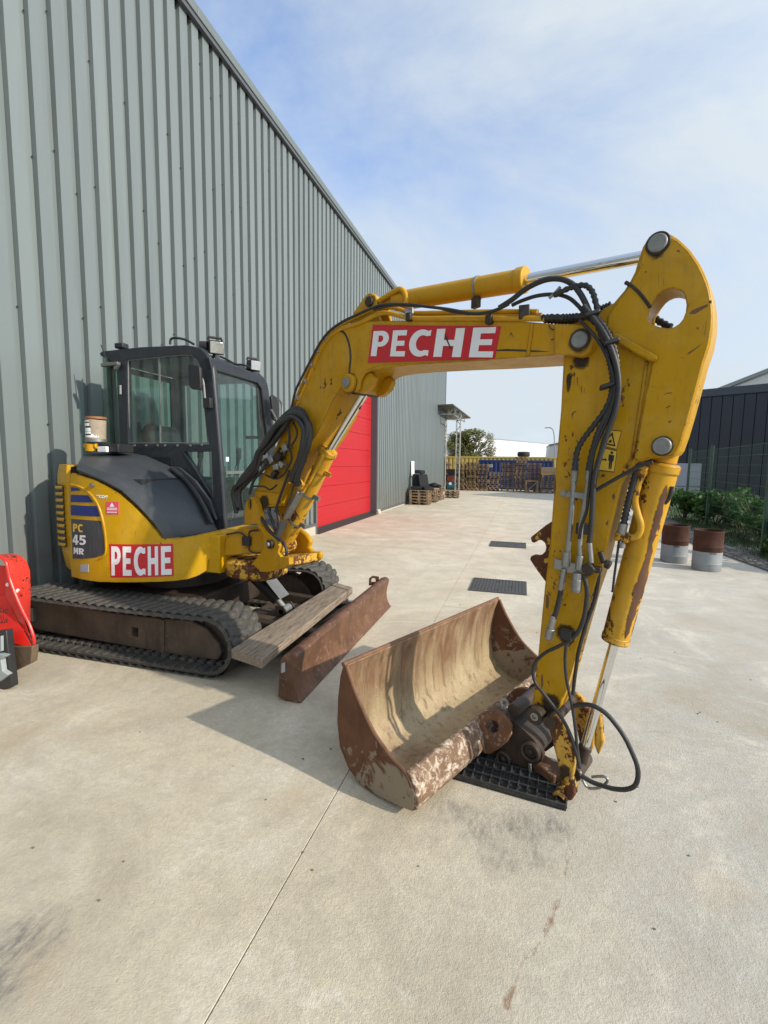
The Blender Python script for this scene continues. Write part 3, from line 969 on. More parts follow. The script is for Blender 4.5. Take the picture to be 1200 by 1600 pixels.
tag(c.build('bag', 'sack'), 'low crumpled black bag on the middle wall pallets', 'bag')
# the machine by the mast
mx0 = [(-4.297,0.114),(-3.806,0.127),(-3.838,1.289),(-4.327,1.282)]
xa, xb, zt = mx0[0][0], mx0[1][0], mx0[2][1]
mc = thing('workshop_machine', 'teal and orange workshop machine with a dark top beside the canopy mast', 'machine', ((xa + xb) / 2, 28, 0))
c = MB(); c.cyl((xa + .02, 28.0, .30), (xb - .02, 28.0, .30), .24, 18); c.build('tank', 'teal', mc)
c = MB(); c.cyl((xa + .22, 27.755, .44), (xa + .22, 27.74, .44), .085, 16); c.build('gauge', 'white', mc)
c = MB(); c.b2((xa + .04, 27.9, .52), (xb - .04, 28.2, .92)); c.build('motor', 'orange', mc, .02)
c = MB(); c.b2((xa, 27.85, .93), (xb, 28.25, zt)); c.build('hood', 'black', mc, .03)
for x in (xa + .08, xb - .08):
    c = MB(); c.b2((x - .025, 27.85, 0), (x + .025, 28.15, .12)); c.build('foot', 'black', mc)

# ------------------------------------------------------------------ beyond the yard
q = [(-3.381,52.047,4.4),(4.027,68.351,4.4)]
A, B = Vector(q[0]), Vector(q[1]); d = (B - A).normalized(); A2 = A - d * 30; B2 = B + d * 8
nrm = Vector((-d.y, d.x, 0))
fw = thing('white_hall', 'long low white hall far behind the containers', 'building', tuple(A))
c = MB(); c.prism([(A2.x, A2.y), (B2.x, B2.y), (B2.x + nrm.x * 20, B2.y + nrm.y * 20), (A2.x + nrm.x * 20, A2.y + nrm.y * 20)], fz, -.1, 4.3); c.build('wall', 'off_white', fw)
c = MB(); c.prism([(A2.x - nrm.x * .15, A2.y - nrm.y * .15), (B2.x, B2.y), (B2.x + nrm.x * 20, B2.y + nrm.y * 20), (A2.x + nrm.x * 20, A2.y + nrm.y * 20)], fz, 4.302, 4.4); c.build('roof_edge', 'pale_grey', fw)
q = [(2.047,2.416),(2.289,3.445),(3.278,3.686),(4.63,3.687),(4.693,2.438)]
q[0] = (q[0][0], 0); q[-1] = (q[-1][0], 0)
gb = thing('grey_shed', 'small dark grey shed right of the far white hall', 'building', (q[0][0] + 1, 48, 0))
c = MB(); c.prism(q, fy, 48, 54); c.build('wall', 'pale_grey', gb)
c = MB(); c.prism([(q[1][0] - .05, q[1][1]), (q[2][0], q[2][1]), (q[3][0], q[3][1]), (q[3][0], q[3][1] + .08), (q[2][0], q[2][1] + .08), (q[1][0] - .05, q[1][1] + .08)], fy, 47.9, 54.1); c.build('roof', 'clad_dark', gb)
q = [(2.677,46,2.446),(2.606,46,3.714),(2.53,46,4.404),(2.402,46,4.806),(2.231,46,4.945),(2.065,46,4.969)]
sl = thing('street_lamp', 'thin curved street lamp rising behind the far shed', 'street lamp', (q[0][0], 46, 0))
c = MB(); c.tube([(q[0][0], 46, 0)] + [tuple(p) for p in q], .045, 8); c.build('pole', 'galv', sl)
c = MB(); c.bar(q[-1], (q[-1][0] - .35, 46, q[-1][2] - .02), .16, .07); c.build('lamp_head', 'galv', sl)

q = [(6.388,23.43,4.8),(6.921,23.068,4.8),(8.823,21.842,4.8)]
A, C_ = Vector(q[0]), Vector(q[2]); d = (C_ - A).normalized(); E_ = C_ + d * 6; nrm = Vector((-d.y, d.x, 0))
if nrm.y < 0: nrm = -nrm
db = thing('dark_building', 'low dark blue black panelled building behind the green fence', 'building', tuple(A))
def fdb(u, v, n): return Vector((A.x, A.y, 0)) + d * u + nrm * n + Vector((0, 0, v))
L = (E_ - A).length
c = MB(); c.prism([(0, -.1), (L, -.1), (L, 4.6), (0, 4.6)], fdb, .06, 9); c.build('wall', 'dark_clad', db)
c = MB(); c.prism([(-.05, 4.48), (L, 4.48), (L, 4.8), (-.05, 4.8)], fdb, -.06, 9.05); c.build('parapet', 'dark_trim', db, .02)
u = 0
while u < L:
    c = MB(); c.prism([(u + .018, .05), (min(u + .36, L), .05), (min(u + .36, L), 4.47), (u + .018, 4.47)], fdb, -.01, .055); c.build('cladding_panel', 'dark_clad', db, .006)
    u += .37
def on_facade(pts): return [fdb(p[0], p[1], -.045) for p in pts]
c = MB(); c.prism([(.02, .40), (.95, .40), (.95, .74), (.02, .74)], fdb, -.05, -.012); sd_ = c.build('service_door', 'pale_grey', db, .01)
c = MB(); c.prism([(.02, .76), (.95, .76), (.95, 1.74), (.02, 1.74)], fdb, -.052, -.012); c.build('panel', 'pale_grey', sd_, .01)
c = MB()
q = [(14.749,7.607),(15.338,7.835),(17.705,8.889),(21.195,10.396),(21.842,3.134),(15.083,3.112)]
q = [(a, max(b_, 0) if i < 4 else 0) for i, (a, b_) in enumerate(q)]
gh = thing('gabled_hall', 'pale grey gabled hall rising behind the dark building', 'building', (q[0][0] + 3, 44, 0))
c.prism(q, fy, 44, 60); c.build('wall', 'pale_grey', gh)
c = MB(); c.prism([(q[1][0] - .8, q[1][1] - .28), (q[3][0], q[3][1]), (q[3][0], q[3][1] + .30), (q[1][0] - .8, q[1][1] + .02)], fy, 43.7, 60.2); c.build('roof', 'clad_trim', gh)

# green mesh fence
fn = thing('mesh_fence', 'dark green welded mesh fence along the right of the yard', 'fence', (4.4, 12, 0))
FP = [(8.1, 9.25), (4.13, 9.85), (4.53, 13.8), (4.78, 16.3)]
for x, y in FP:
    c = MB(); c.box((x, y, 1.06), (.06, .06, 2.12)); c.build('post', 'fence', fn, .006)
    c = MB(); c.box((x, y, 2.13), (.066, .066, .02)); c.build('post_cap', 'fence', fn)
for (xa, ya), (xb, yb) in zip(FP, FP[1:]):
    a = Vector((xa + .04, ya, 0)); b_ = Vector((xb + .04, yb, 0)); n = int((b_ - a).length / .10)
    m = MB()
    for i in range(1, n):
        p = a.lerp(b_, i / n)
        m.bar(p + Vector((0, 0, .06)), p + Vector((0, 0, 2.06)), .003, .003)
    m.build('mesh_panel', 'fence', fn, kind='stuff')
    for i in range(11):
        z = .08 + i * .196
        m = MB(); m.bar(a + Vector((.004, 0, z)), b_ + Vector((.004, 0, z)), .007, .007); m.build('wire', 'fence', fn)

# ------------------------------------------------------------------ plants
def leaves(m, n, c, r, size, fn_=None, flat=.9):
    for i in range(n):
        v = Vector((random.gauss(0, 1), random.gauss(0, 1), random.gauss(0, 1))).normalized()
        rr = random.random() ** .45
        p = Vector((c[0] + v.x * r[0] * rr, c[1] + v.y * r[1] * rr, c[2] + v.z * r[2] * rr))
        if fn_ and not fn_(p): continue
        s = size * random.uniform(.6, 1.4)
        a = Vector((random.gauss(0, 1), random.gauss(0, 1), random.gauss(0, .5))).normalized()
        b_ = a.orthogonal().normalized()
        b_ = Matrix.Rotation(random.random() * 6.28, 3, a) @ b_
        w = a.cross(b_) * s * .35
        t = a * s
        vs_ = [m.bm.verts.new(p - t * .5), m.bm.verts.new(p + w), m.bm.verts.new(p + t * .6), m.bm.verts.new(p - w)]
        m.bm.faces.new(vs_)
def shrub(label, x, y, w, d, h, n, mat='leaf', size=.10):
    t = thing('shrub', label, 'shrub', (x, y, 0), 'shrubs behind the green fence')
    s = MB()
    for i in range(7):
        a = random.random() * 6.28
        s.tube([(x, y, 0), (x + math.cos(a) * w * .25, y + math.sin(a) * d * .25, h * .45), (x + math.cos(a) * w * .42, y + math.sin(a) * d * .42, h * .8)], .014, 5, 3)
    s.build('stem', 'bark', t)
    m = MB()
    for i in range(16):
        cx, cy_ = x + random.uniform(-.5, .5) * w, y + random.uniform(-.5, .5) * d
        cz = random.uniform(.18, .78) * h
        k = random.uniform(.5, 1.0)
        leaves(m, n // 16, (cx, cy_, cz), (w * .24 * k, d * .24 * k, h * .26 * k), size, lambda p: p.z > .03)
    m.build('crown', mat, t, smooth=0)
shrub('large green shrub pressed against the fence by the near right post', 4.95, 11.6, 1.1, 2.0, 1.05, 2600)
shrub('broad green shrub just right of the second fence post', 5.2, 13.6, 1.2, 1.8, 1.15, 2600)
shrub('dark green shrub below the grey service door', 5.1, 14.9, 1.2, 2.0, .95, 2400)
shrub('deep green shrub low behind the excavator cylinder', 4.55, 15.8, .9, 1.6, 1.0, 2000)
shrub('green shrub behind the fence at the right picture edge', 4.75, 9.4, 1.0, 1.8, .9, 2200)
shrub('low green shrub between the fence and the dark wall', 6.3, 13.6, 1.6, 2.2, .9, 2000)
c = MB()
for i in range(9000):
    y = random.uniform(7.5, 20); x = 4.25 + (y - 10) * .1 + random.uniform(-.55, 1.4)
    if y > 8 and x < 4.0: continue
    h = random.uniform(.04, .16); a = random.random() * 6.28
    dx, dy = math.cos(a) * .006, math.sin(a) * .006
    tx, ty = random.gauss(0, .03), random.gauss(0, .03)
    c.bm.faces.new([c.bm.verts.new((x - dx, y - dy, .03)), c.bm.verts.new((x + dx, y + dy, .03)), c.bm.verts.new((x + tx, y + ty, .03 + h))])
c.build('grass', 'leaf', smooth=0, kind='stuff')

tt = thing('tree', 'bushy olive green tree behind the yellow container, pale twigs on one side', 'tree', (-4.9, 45, 0))
c = MB(); c.cyl((-4.9, 45, -.1), (-4.8, 45, 1.8), .24, 10, .16)
TR = random.Random(3)
for i in range(11):
    a = TR.random() * 6.28; r = TR.uniform(.8, 1.9)
    e = (-4.85 + math.cos(a) * r, 45 + math.sin(a) * r, TR.uniform(2.6, 4.4))
    c.tube([(-4.8, 45, 1.6), (-4.8 + math.cos(a) * r * .4, 45 + math.sin(a) * r * .4, 2.5), e], .06, 6, 3)
c.build('trunk', 'bark', tt)
c = MB()
for i in range(44):
    a = TR.random() * 6.28; r = TR.uniform(.2, 1.65)
    cx = -5.25 + math.cos(a) * r; cy_ = 45 + math.sin(a) * r * .8
    cz = TR.uniform(2.2, 4.55) - max(0, abs(cx + 5.1) - .9) * .62
    leaves(c, 210, (cx, cy_, cz), (.52, .55, .38), .15)
c.build('crown', 'leaf_tree', tt, smooth=0)
c = MB(); tw = MB()
for i in range(24):
    a = TR.uniform(-.6, 1.0); r = TR.uniform(.9, 1.6)
    e = Vector((-3.75 + math.cos(a) * r * .62, 45.1 + TR.uniform(-.8, .8), 2.9 + math.sin(a) * r * 1.1))
    tw.tube([(-4.6, 45, 2.0), (-4.2, 45, 2.5 + .3 * math.sin(a)), tuple(e)], .022, 4, 3)
    leaves(c, 75, tuple(e), (.42, .4, .36), .10)
c.build('dry_foliage', 'leaf_pale', tt, smooth=0); tw.build('twigs', 'bark', tt)

# ------------------------------------------------------------------ drums, drain grates
def drum(x, y, label, rz):
    t = thing('steel_drum', label, 'drum', (x, y, 0), 'rusty drums by the fence')
    R_, H_ = .198, .625
    c = MB(); c.lathe([(R_ - .006, .002), (R_, .012), (R_, .10), (R_ + .006, .115), (R_, .13), (R_, .30)], (x, y, 0), 32); c.build('lower_shell', 'drumgrey', t)
    c = MB(); c.lathe([(R_ + .001, .30), (R_ + .001, .36), (R_ + .007, .375), (R_ + .001, .39), (R_ + .001, H_ - .02), (R_ + .007, H_ - .01), (R_ + .004, H_), (R_ - .006, H_), (R_ - .010, H_ - .02), (R_ - .010, .02), (0.001, .02)], (x, y, 0), 32); c.build('upper_shell', 'drumrust', t)
    c = MB(); a0 = rz
    for i in range(9):
        a = a0 + i * .05
        c.box((x + math.cos(a) * (R_ + .0005), y + math.sin(a) * (R_ + .0005), .285 + .004 * math.sin(i * 2)), (.004, .012, .010), rz=a)
    c.build('rust_streak', 'drumrust', t)
    return t
drum(2.50, 8.95, 'rust topped grey drum standing farther back, nearer the excavator cylinder', -1.9)
drum(2.81, 8.42, 'rust topped grey drum standing closer, before the green fence post', -1.7)

def grate(label, x0, x1, y0, y1, n):
    t = thing('drain_grate', label, 'drain grate', ((x0 + x1) / 2, (y0 + y1) / 2, 0), 'drain grates in the yard')
    c = MB(); c.b2((x0, y0, .0015), (x1, y1, .004)); c.build('base', 'blackp', t)
    fr = MB()
    for a in (((x0, y0), (x1, y0 + .02)), ((x0, y1 - .02), (x1, y1)), ((x0, y0 + .02), (x0 + .02, y1 - .02)), ((x1 - .02, y0 + .02), (x1, y1 - .02))):
        fr.b2((*a[0], .004), (*a[1], .012))
    fr.build('frame', 'iron', t)
    w = (x1 - x0 - .04) / n
    for i in range(n):
        c = MB(); xa = x0 + .02 + i * w
        c.b2((xa + w * .16, y0 + .022, .004), (xa + w * .84, y1 - .022, .0115)); c.build('bar', 'iron', t, .002)
    for (px, py) in ((.48, .2), (.48, .85), (.72, .5)):
        c = MB(); c.b2((x0 + (x1 - x0) * px - .025, y0 + (y1 - y0) * py - .02, .0117), (x0 + (x1 - x0) * px + .025, y0 + (y1 - y0) * py + .02, .015)); c.build('lifting_lug', 'iron', t)
grate('slotted iron drain grate in the concrete nearest the bucket', -.605, .105, 5.95, 6.64, 16)
grate('slotted iron drain grate farther along the concrete', -.58, .115, 9.36, 10.0, 16)

# black pocketed mat under the bucket linkage
mt = thing('rubber_mat', 'black mat of square pockets lying under the bucket linkage', 'mat', (0, 2.4, 0))
ma, mb_, mc_ = Vector((-.32, 2.28, 0)), Vector((.255, 2.205, 0)), Vector((.285, 2.52, 0))
mu, mv = (mb_ - ma), (mc_ - mb_)
c = MB(); c.prism([(0, 0), (1, 0), (1, 1), (0, 1)], lambda u, v, n: ma + mu * u + mv * v + Vector((0, 0, n)), .002, .012); c.build('base', 'mat', mt)
c = MB()
for i in range(14):
    c.bar(ma + mu * (i / 13) + Vector((0, 0, .024)), ma + mu * (i / 13) + mv + Vector((0, 0, .024)), .008, .024)
for i in range(6):
    c.bar(ma + mv * (i / 5) + Vector((0, 0, .0235)), ma + mv * (i / 5) + mu + Vector((0, 0, .0235)), .008, .0235)
c.build('rib', 'mat', mt, .002)
for i in range(13):
    for j in range(5):
        p = ma + mu * ((i + .5) / 13) + mv * ((j + .5) / 5)
        k = MB(); k.box((p.x, p.y, .015), (.037, .050, .014), rz=math.atan2(mu.y, mu.x)); k.build('pad', 'mat', mt)

# ------------------------------------------------------------------ the excavator
ex = thing('excavator', 'yellow compact crawler excavator with dark cab, parked with its bucket on the concrete', 'excavator', (-3.2, 3.85, 0))

def circle(c, r, n=20, ry=None):
    ry = r if ry is None else ry
    return [(c[0] + r * math.cos(2 * PI * i / n), c[1] + ry * math.sin(2 * PI * i / n)) for i in range(n)]

def panel(name, outline, mat, parent, a=0., b=.06, holes=(), bevel=.006, step=.06, **kw):
    """a plate bent round the side of the house."""
    m = MB(); m.prism(outline, lambda u, v, n: Vector((u, n, v)), a, b, holes)
    x0 = min(p[0] for p in outline); x1 = max(p[0] for p in outline)
    x = math.floor(x0 / step) * step + step
    while x < x1:
        bmesh.ops.bisect_plane(m.bm, geom=m.bm.verts[:] + m.bm.edges[:] + m.bm.faces[:], plane_co=(x, 0, 0), plane_no=(1, 0, 0), dist=1e-5)
        x += step
    for v in m.bm.verts:
        v.co = fc(v.co.x, v.co.z, v.co.y)
    return m.build(name, mat, parent, bevel, 30, **kw)

# --- tracks
TR_R, TR_Z, TR_F, TR_B = .222, .250, -2.17, -4.02
def track_path(n_arc=12, n_st=10, r=TR_R):
    P = []
    for i in range(n_st):
        P.append((TR_B + (TR_F - TR_B) * i / n_st, TR_Z + r - .012 * math.sin(PI * i / n_st)))
    for i in range(n_arc):
        a = PI / 2 - PI * i / n_arc
        P.append((TR_F + r * math.cos(a), TR_Z + r * math.sin(a)))
    for i in range(n_st):
        P.append((TR_F + (TR_B - TR_F) * i / n_st, TR_Z - r))
    for i in range(n_arc):
        a = -PI / 2 - PI * i / n_arc
        P.append((TR_B + r * math.cos(a), TR_Z + r * math.sin(a)))
    return P
def lug_mesh():
    m = MB()
    # a slanting rubber bar across the belt, higher in its middle
    rows_ = []
    for y, dx, h in ((-.197, -.042, .012), (-.12, -.020, .018), (0, .026, .020), (.12, -.020, .018), (.197, -.042, .012)):
        rows_.append([(dx - .040, y, -.004), (dx - .020, y, h), (dx + .020, y, h), (dx + .040, y, -.004)])
    m.loft(rows_)
    bmesh.ops.recalc_face_normals(m.bm, faces=m.bm.faces)
    me = bpy.data.meshes.new('tread_lug'); m.bm.to_mesh(me); m.bm.free()
    me.shade_smooth(); me.set_sharp_from_angle(angle=math.radians(50)); me.materials.append(M['rubber'])
    return me
LUG = lug_mesh()
PATH = track_path()
def along(P, d):
    n = len(P); k = 0
    while True:
        a, b = P[k % n], P[(k + 1) % n]
        L = math.hypot(b[0] - a[0], b[1] - a[1])
        if d <= L:
            t = d / L
            return (a[0] + (b[0] - a[0]) * t, a[1] + (b[1] - a[1]) * t), math.atan2(b[1] - a[1], b[0] - a[0])
        d -= L; k += 1
PER = sum(math.hypot(PATH[(i + 1) % len(PATH)][0] - p[0], PATH[(i + 1) % len(PATH)][1] - p[1]) for i, p in enumerate(PATH))
def track(y0, y1, lab):
    yc = (y0 + y1) / 2
    inn = track_path(r=TR_R - .030)
    m = MB(); n = len(PATH)
    R_ = [[m.bm.verts.new((p[0], y, p[1])) for p in P] for P, y in ((PATH, y0 + .012), (PATH, y1 - .012), (inn, y1), (inn, y0))]
    for k in range(4):
        a, b = R_[k], R_[(k + 1) % 4]
        for i in range(n):
            j = (i + 1) % n
            m.bm.faces.new((a[i], a[j], b[j], b[i]))
    t = m.build('track', 'rubber', ex, .004, 50)
    N = 58
    for i in range(N):
        (x, z), a = along(PATH, PER * i / N)
        o = link('tread_lug', LUG, t)
        # the belt's outward side is to the left of the walking direction
        o.matrix_local = Matrix.Translation((x, yc, z)) @ Matrix.Rotation(-a, 4, 'Y')
    # inner drive teeth
    m = MB()
    for i in range(N):
        (x, z), a = along(inn, sum(math.hypot(inn[(k + 1) % n][0] - p[0], inn[(k + 1) % n][1] - p[1]) for k, p in enumerate(inn)) * (i + .5) / N)
        for dy in (-.07, .07):
            m.box((x + math.sin(a) * .014, yc + dy, z - math.cos(a) * .014), (.045, .05, .034), R=Matrix.Rotation(-a, 3, 'Y'))
        m.box((x + math.sin(a) * .004, y0 + .055, z - math.cos(a) * .004), (.028, .09, .012), R=Matrix.Rotation(-a, 3, 'Y'))
    m.build('drive_teeth', 'rubber', t, kind='stuff')
    return t
tn = track(2.83, 3.23, 'near')
tf = track(4.48, 4.88, 'far')
FR = [(-4.117,0.37),(-4.021,0.367),(-3.208,0.354),(-2.684,0.356),(-2.421,0.374),(-2.272,0.319),(-2.173,0.215),(-2.146,0.148),(-2.177,0.083),(-2.431,0.07),(-2.696,0.077),(-3.446,0.098),(-4.014,0.093),(-4.14,0.102)]
hole = [[(-2.991,0.254),(-2.924,0.251),(-2.928,0.176),(-2.995,0.179)][i] for i in range(4)]
FRb = [p for p in FR if p[0] > -4.0] + [(-4.02, .115), (-4.17, .20), (-4.17, .30), (-4.02, .40)]
for t_, ya, yb in ((tn, 2.99, 3.14), (tf, 4.58, 4.74)):
    m = MB(); m.prism(FRb, fy, ya, yb, [hole]); m.build('track_frame', 'frame', t_, .016)
    m = MB(); q = [(-2.696,0.355),(-2.653,0.354),(-2.665,0.071),(-2.708,0.07)]
    m.prism(q, fy, ya - .012, ya + .02); m.build('frame_rib', 'frame', t_, .004)
    for x in (-3.75, -3.4, -3.05, -2.7):
        m = MB(); m.cyl((x, ya + .03, .115), (x, yb - .03, .115), .075, 20); m.build('roller', 'dark_steel', t_)
    m = MB(); m.cyl((TR_F, ya + .04, TR_Z), (TR_F, yb + .05, TR_Z), .185, 28); m.build('idler', 'dark_steel', t_, .01)
    m = MB(); m.cyl((TR_B, ya + .04, TR_Z), (TR_B, yb + .05, TR_Z), .185, 28); m.build('sprocket', 'dark_steel', t_, .01)
    m = MB(); m.prism([(-4.12, .20), (-4.0, .20), (-4.0, .32), (-4.12, .30)], fy, ya - .03, ya - .002); m.build('idler_bracket', 'plate', t_)
# --- car body between the tracks
m = MB(); m.b2((-3.75, 3.25, .22), (-2.55, 4.46, .46)); m.build('undercarriage', 'dark_steel', ex, .02)
m = MB(); m.cyl((-3.15, 3.85, .44), (-3.15, 3.85, .66), .42, 40); m.build('slew_ring', 'dark_steel', ex)
# --- blade, its arms and its ram
BL = [(-1.507,0.288),(-1.471,0.324),(-1.433,0.337),(-1.405,0.334),(-1.382,0.318),(-1.387,0.277),(-1.401,0.223),(-1.409,0.159),(-1.402,0.094),(-1.379,0.039),(-1.352,-0.001),(-1.403,-0.009),(-1.474,-0.007),(-1.527,0.021)]
BL = [(p[0], max(p[1], .004)) for p in BL]
m = MB()
m.prism(BL, fy, 2.73, 4.98)
bl = m.build('dozer_blade', 'bladerust', ex, .008, 50)
m = MB(); m.prism([(-1.491,0.263),(-1.467,0.275),(-1.467,0.209),(-1.496,0.196)], fy, 2.722, 2.74); m.build('reflector', 'pale_grey', bl)
m = MB(); m.prism([(-1.599,0.241),(-1.596,0.322),(-1.563,0.35),(-1.488,0.345),(-1.48,0.251)], fy, 4.91, 4.935, [[(-1.577,0.279),(-1.574,0.313),(-1.555,0.329),(-1.525,0.327),(-1.517,0.284)]]); m.build('lifting_eye', 'bladerust', bl)
for y in (3.45, 4.25):
    m = MB(); m.bar((-2.75, y, .25), (-1.50, y, .17), .085, .12); m.build('blade_arm', 'dark_steel', ex, .01)
m = MB(); m.prism([(-1.52, .05), (-1.52, .29), (-1.62, .22), (-1.66, .05)], fy, 3.66, 4.06); m.build('blade_bracket', 'dark_steel', ex, .008)
m = MB(); m.bar((-2.6, 3.47, .26), (-1.9, 3.47, .19), .05, .03); m.b2((-2.4, 3.3, .17), (-1.62, 4.4, .185)); m.build('belly_plate', 'frame', ex)
a_ = [(-2.379,3.86,0.569),(-2.069,3.86,0.235)]
A, B = Vector(a_[0]), Vector(a_[1])
m = MB(); m.cyl(A + Vector((-.12, 0, .04)), A.lerp(B, .75), .058, 20); m.build('blade_ram', 'dark_steel', ex)
m = MB(); m.cyl(A.lerp(B, .7), B, .028, 16); m.cyl(B + Vector((0, -.06, 0)), B + Vector((0, .06, 0)), .042, 18); m.build('blade_ram_rod', 'pin', ex)
m = MB(); m.cyl(B + Vector((0, -.085, 0)), B + Vector((0, .085, 0)), .024, 16); m.build('pin', 'pin', ex)
for dy in (-.085, .07):
    m = MB(); m.prism([(B.x - .06, B.z + .05), (B.x + .02, B.z + .055), (B.x + .10, B.z - .06), (B.x + .06, B.z - .14), (B.x - .06, B.z - .08)], fy, B.y + dy, B.y + dy + .016); m.build('ram_lug', 'dark_steel', ex, .004)
u_ = (B - A).normalized(); w_ = Vector((0, 1, 0)); n_ = u_.cross(w_); n_ = n_ if n_.z > 0 else -n_
m = MB(); m.bar(A - u_ * .05 + n_ * .075, A.lerp(B, .80) + n_ * .075, .17, .010, n_); m.build('ram_guard', 'plate', ex, .002)
# --- house: floor, side, hood
def arc_plan(r, xa, xb, n=14):
    return [(xa + (xb - xa) * i / n, HC[1] - math.sqrt(max(r * r - (xa + (xb - xa) * i / n - HC[0]) ** 2, 0.01))) for i in range(n + 1)]
m = MB(); m.prism(arc_plan(1.24, -4.05, -2.42) + [(-2.42, 4.70), (-4.18, 4.70), (-4.18, 3.62)], fz, .645, .96); m.build('house_floor', 'black', ex)
m = MB(); m.prism(arc_plan(1.21, -4.0, -3.0) + [(-3.0, 3.70), (-4.16, 3.70), (-4.16, 3.6)], fz, .965, 1.44); m.build('engine_block', 'black', ex)
PAN = [(-3.612,1.474),(-3.584,1.485),(-3.349,1.438),(-3.239,1.394),(-3.123,1.329),(-3.019,1.238),(-2.923,1.133),(-2.852,1.039),(-2.8,0.97),(-2.709,0.96),(-2.53,0.993),(-2.432,1.015),(-2.414,0.981),(-2.4,0.853),(-2.431,0.829),(-2.476,0.807),(-2.507,0.766),(-2.521,0.68),(-2.568,0.646),(-2.64,0.619),(-2.736,0.609),(-2.866,0.607),(-3.13,0.598),(-3.37,0.59),(-3.534,0.593),(-3.68,0.596),(-3.693,0.762),(-3.637,1.211)]
sp = panel('side_panel', PAN, 'yellow', ex, 0, .07, bevel=.010)
# the raised belt line along the lower edge of the panel and its front bulge
m = MB(); CW = []
for z, i in ((.60, .09), (.66, .035), (.80, .012), (1.05, .0), (1.30, .004), (1.46, .012), (1.55, .03)):
    r = [fc(-3.705 - i * .1, z, .012 + i * .5)]
    for (x, y) in ((-3.86, 3.135), (-4.02, 3.26), (-4.15, 3.42), (-4.215, 3.60), (-4.225, 3.9), (-4.225, 4.6)):
        r.append(Vector((x + i * .8, y + i * .5, z)))
    CW.append(r)
m.loft(CW, .03, (.8, .6, 0)); m.build('rear_cowl', 'yellow', ex, 0, 45)
m = MB(); m.prism([(p.x, p.y) for p in CW[-1]] + [(-3.7, 4.6)], fz, 1.535, 1.548); m.build('rear_cowl_top', 'yellow', ex)
# louvre: dark opening and slats round the rear corner
m = MB()
def cw_at(t, z, push):
    # point on the cowl at plan parameter t (0 corner .. 1) and height z
    P = [(-3.72, 3.09), (-3.86, 3.135), (-4.02, 3.26), (-4.15, 3.42), (-4.215, 3.60)]
    s_ = t * (len(P) - 1); k = min(int(s_), len(P) - 2); f_ = s_ - k
    x = P[k][0] + (P[k + 1][0] - P[k][0]) * f_; y = P[k][1] + (P[k + 1][1] - P[k][1]) * f_
    d_ = Vector((-.62, -.78, 0))
    return Vector((x, y, z)) + d_ * push
m.loft([[cw_at(.06 + .84 * i / 8, .84, .008) for i in range(9)], [cw_at(.06 + .84 * i / 8, 1.38, .008) for i in range(9)]], .006, (.62, .78, 0))
gr = m.build('rear_grille', 'black', ex)
for k in range(10):
    z = .862 + k * .055
    m = MB()
    m.loft([[cw_at(.03 + .90 * i / 8, z + .016 - .02 * i / 8, .009) for i in range(9)], [cw_at(.03 + .90 * i / 8, z - .006 - .02 * i / 8, .017) for i in range(9)], [cw_at(.03 + .90 * i / 8, z - .014 - .02 * i / 8, .009) for i in range(9)]])
    m.build('grille_slat', 'yellow', gr)
# hood
near = [(-3.514,3.03,1.518),(-3.368,3.02,1.479),(-3.256,3.023,1.443),(-3.086,3.047,1.361),(-2.96,3.08,1.242),(-2.843,3.122,1.095),(-2.805,3.139,1.022),(-2.779,3.151,0.974)]
ridge = [(-3.536,3.074,1.575),(-3.343,3.06,1.52),(-3.204,3.068,1.476),(-3.029,3.101,1.401),(-2.907,3.14,1.289),(-2.793,3.189,1.137),(-2.76,3.205,1.052),(-2.741,3.216,0.977)]
mid = [(-3.868,3.405,1.631),(-3.526,3.285,1.61),(-3.333,3.27,1.579),(-3.124,3.294,1.511),(-2.958,3.345,1.399),(-2.814,3.416,1.229),(-2.752,3.455,1.099),(-2.725,3.474,0.963)]
far = [(-4.136,3.7,1.668),(-3.929,3.7,1.677),(-3.727,3.7,1.681),(-3.435,3.7,1.64),(-3.156,3.7,1.541),(-2.936,3.7,1.38),(-2.783,3.7,1.172),(-2.666,3.7,0.97)]
m = MB(); m.loft([near, ridge, mid, far], .02, (.1, .35, -.9)); m.build('engine_hood', 'hood', ex, 0, 28)
m = MB(); m.loft([[Vector(p) + Vector((0, .0, -.006)) for p in [(-3.554,3.061,1.496),(-3.282,3.047,1.423),(-3.108,3.068,1.341),(-2.98,3.1,1.222),(-2.861,3.142,1.071),(-2.814,3.162,0.981)]], [Vector(p) for p in [(-3.692,3.18,1.492),(-3.372,3.13,1.418),(-3.183,3.142,1.335),(-3.047,3.169,1.213),(-2.923,3.209,1.06),(-2.874,3.229,0.968)]]], .012, (0, .3, -1)); m.build('hood_seal', 'black', ex)
m = MB(); m.tube([(-3.081,3.62,1.531),(-2.919,3.62,1.412),(-2.775,3.62,1.237),(-2.667,3.62,1.039)], .022, 8); m.build('hood_trim', 'black', ex)
m = MB(); m.loft([[(-3.087,3.66,1.542),(-2.93,3.66,1.434),(-2.784,3.66,1.263),(-2.661,3.66,1.081)], [(-3.031,3.66,1.532),(-2.862,3.66,1.412),(-2.717,3.66,1.236),(-2.655,3.66,1.07)]], .03, (0, 1, 0)); m.build('hood_trim', 'hood', ex)
for p in [(-3.348,3.027,1.391),(-3.41,3.028,1.185)][:1]:
    m = MB(); m.cyl(Vector(p), Vector(p) + Vector((0, -.02, 0)), .018, 14); m.build('latch', 'steel', ex)
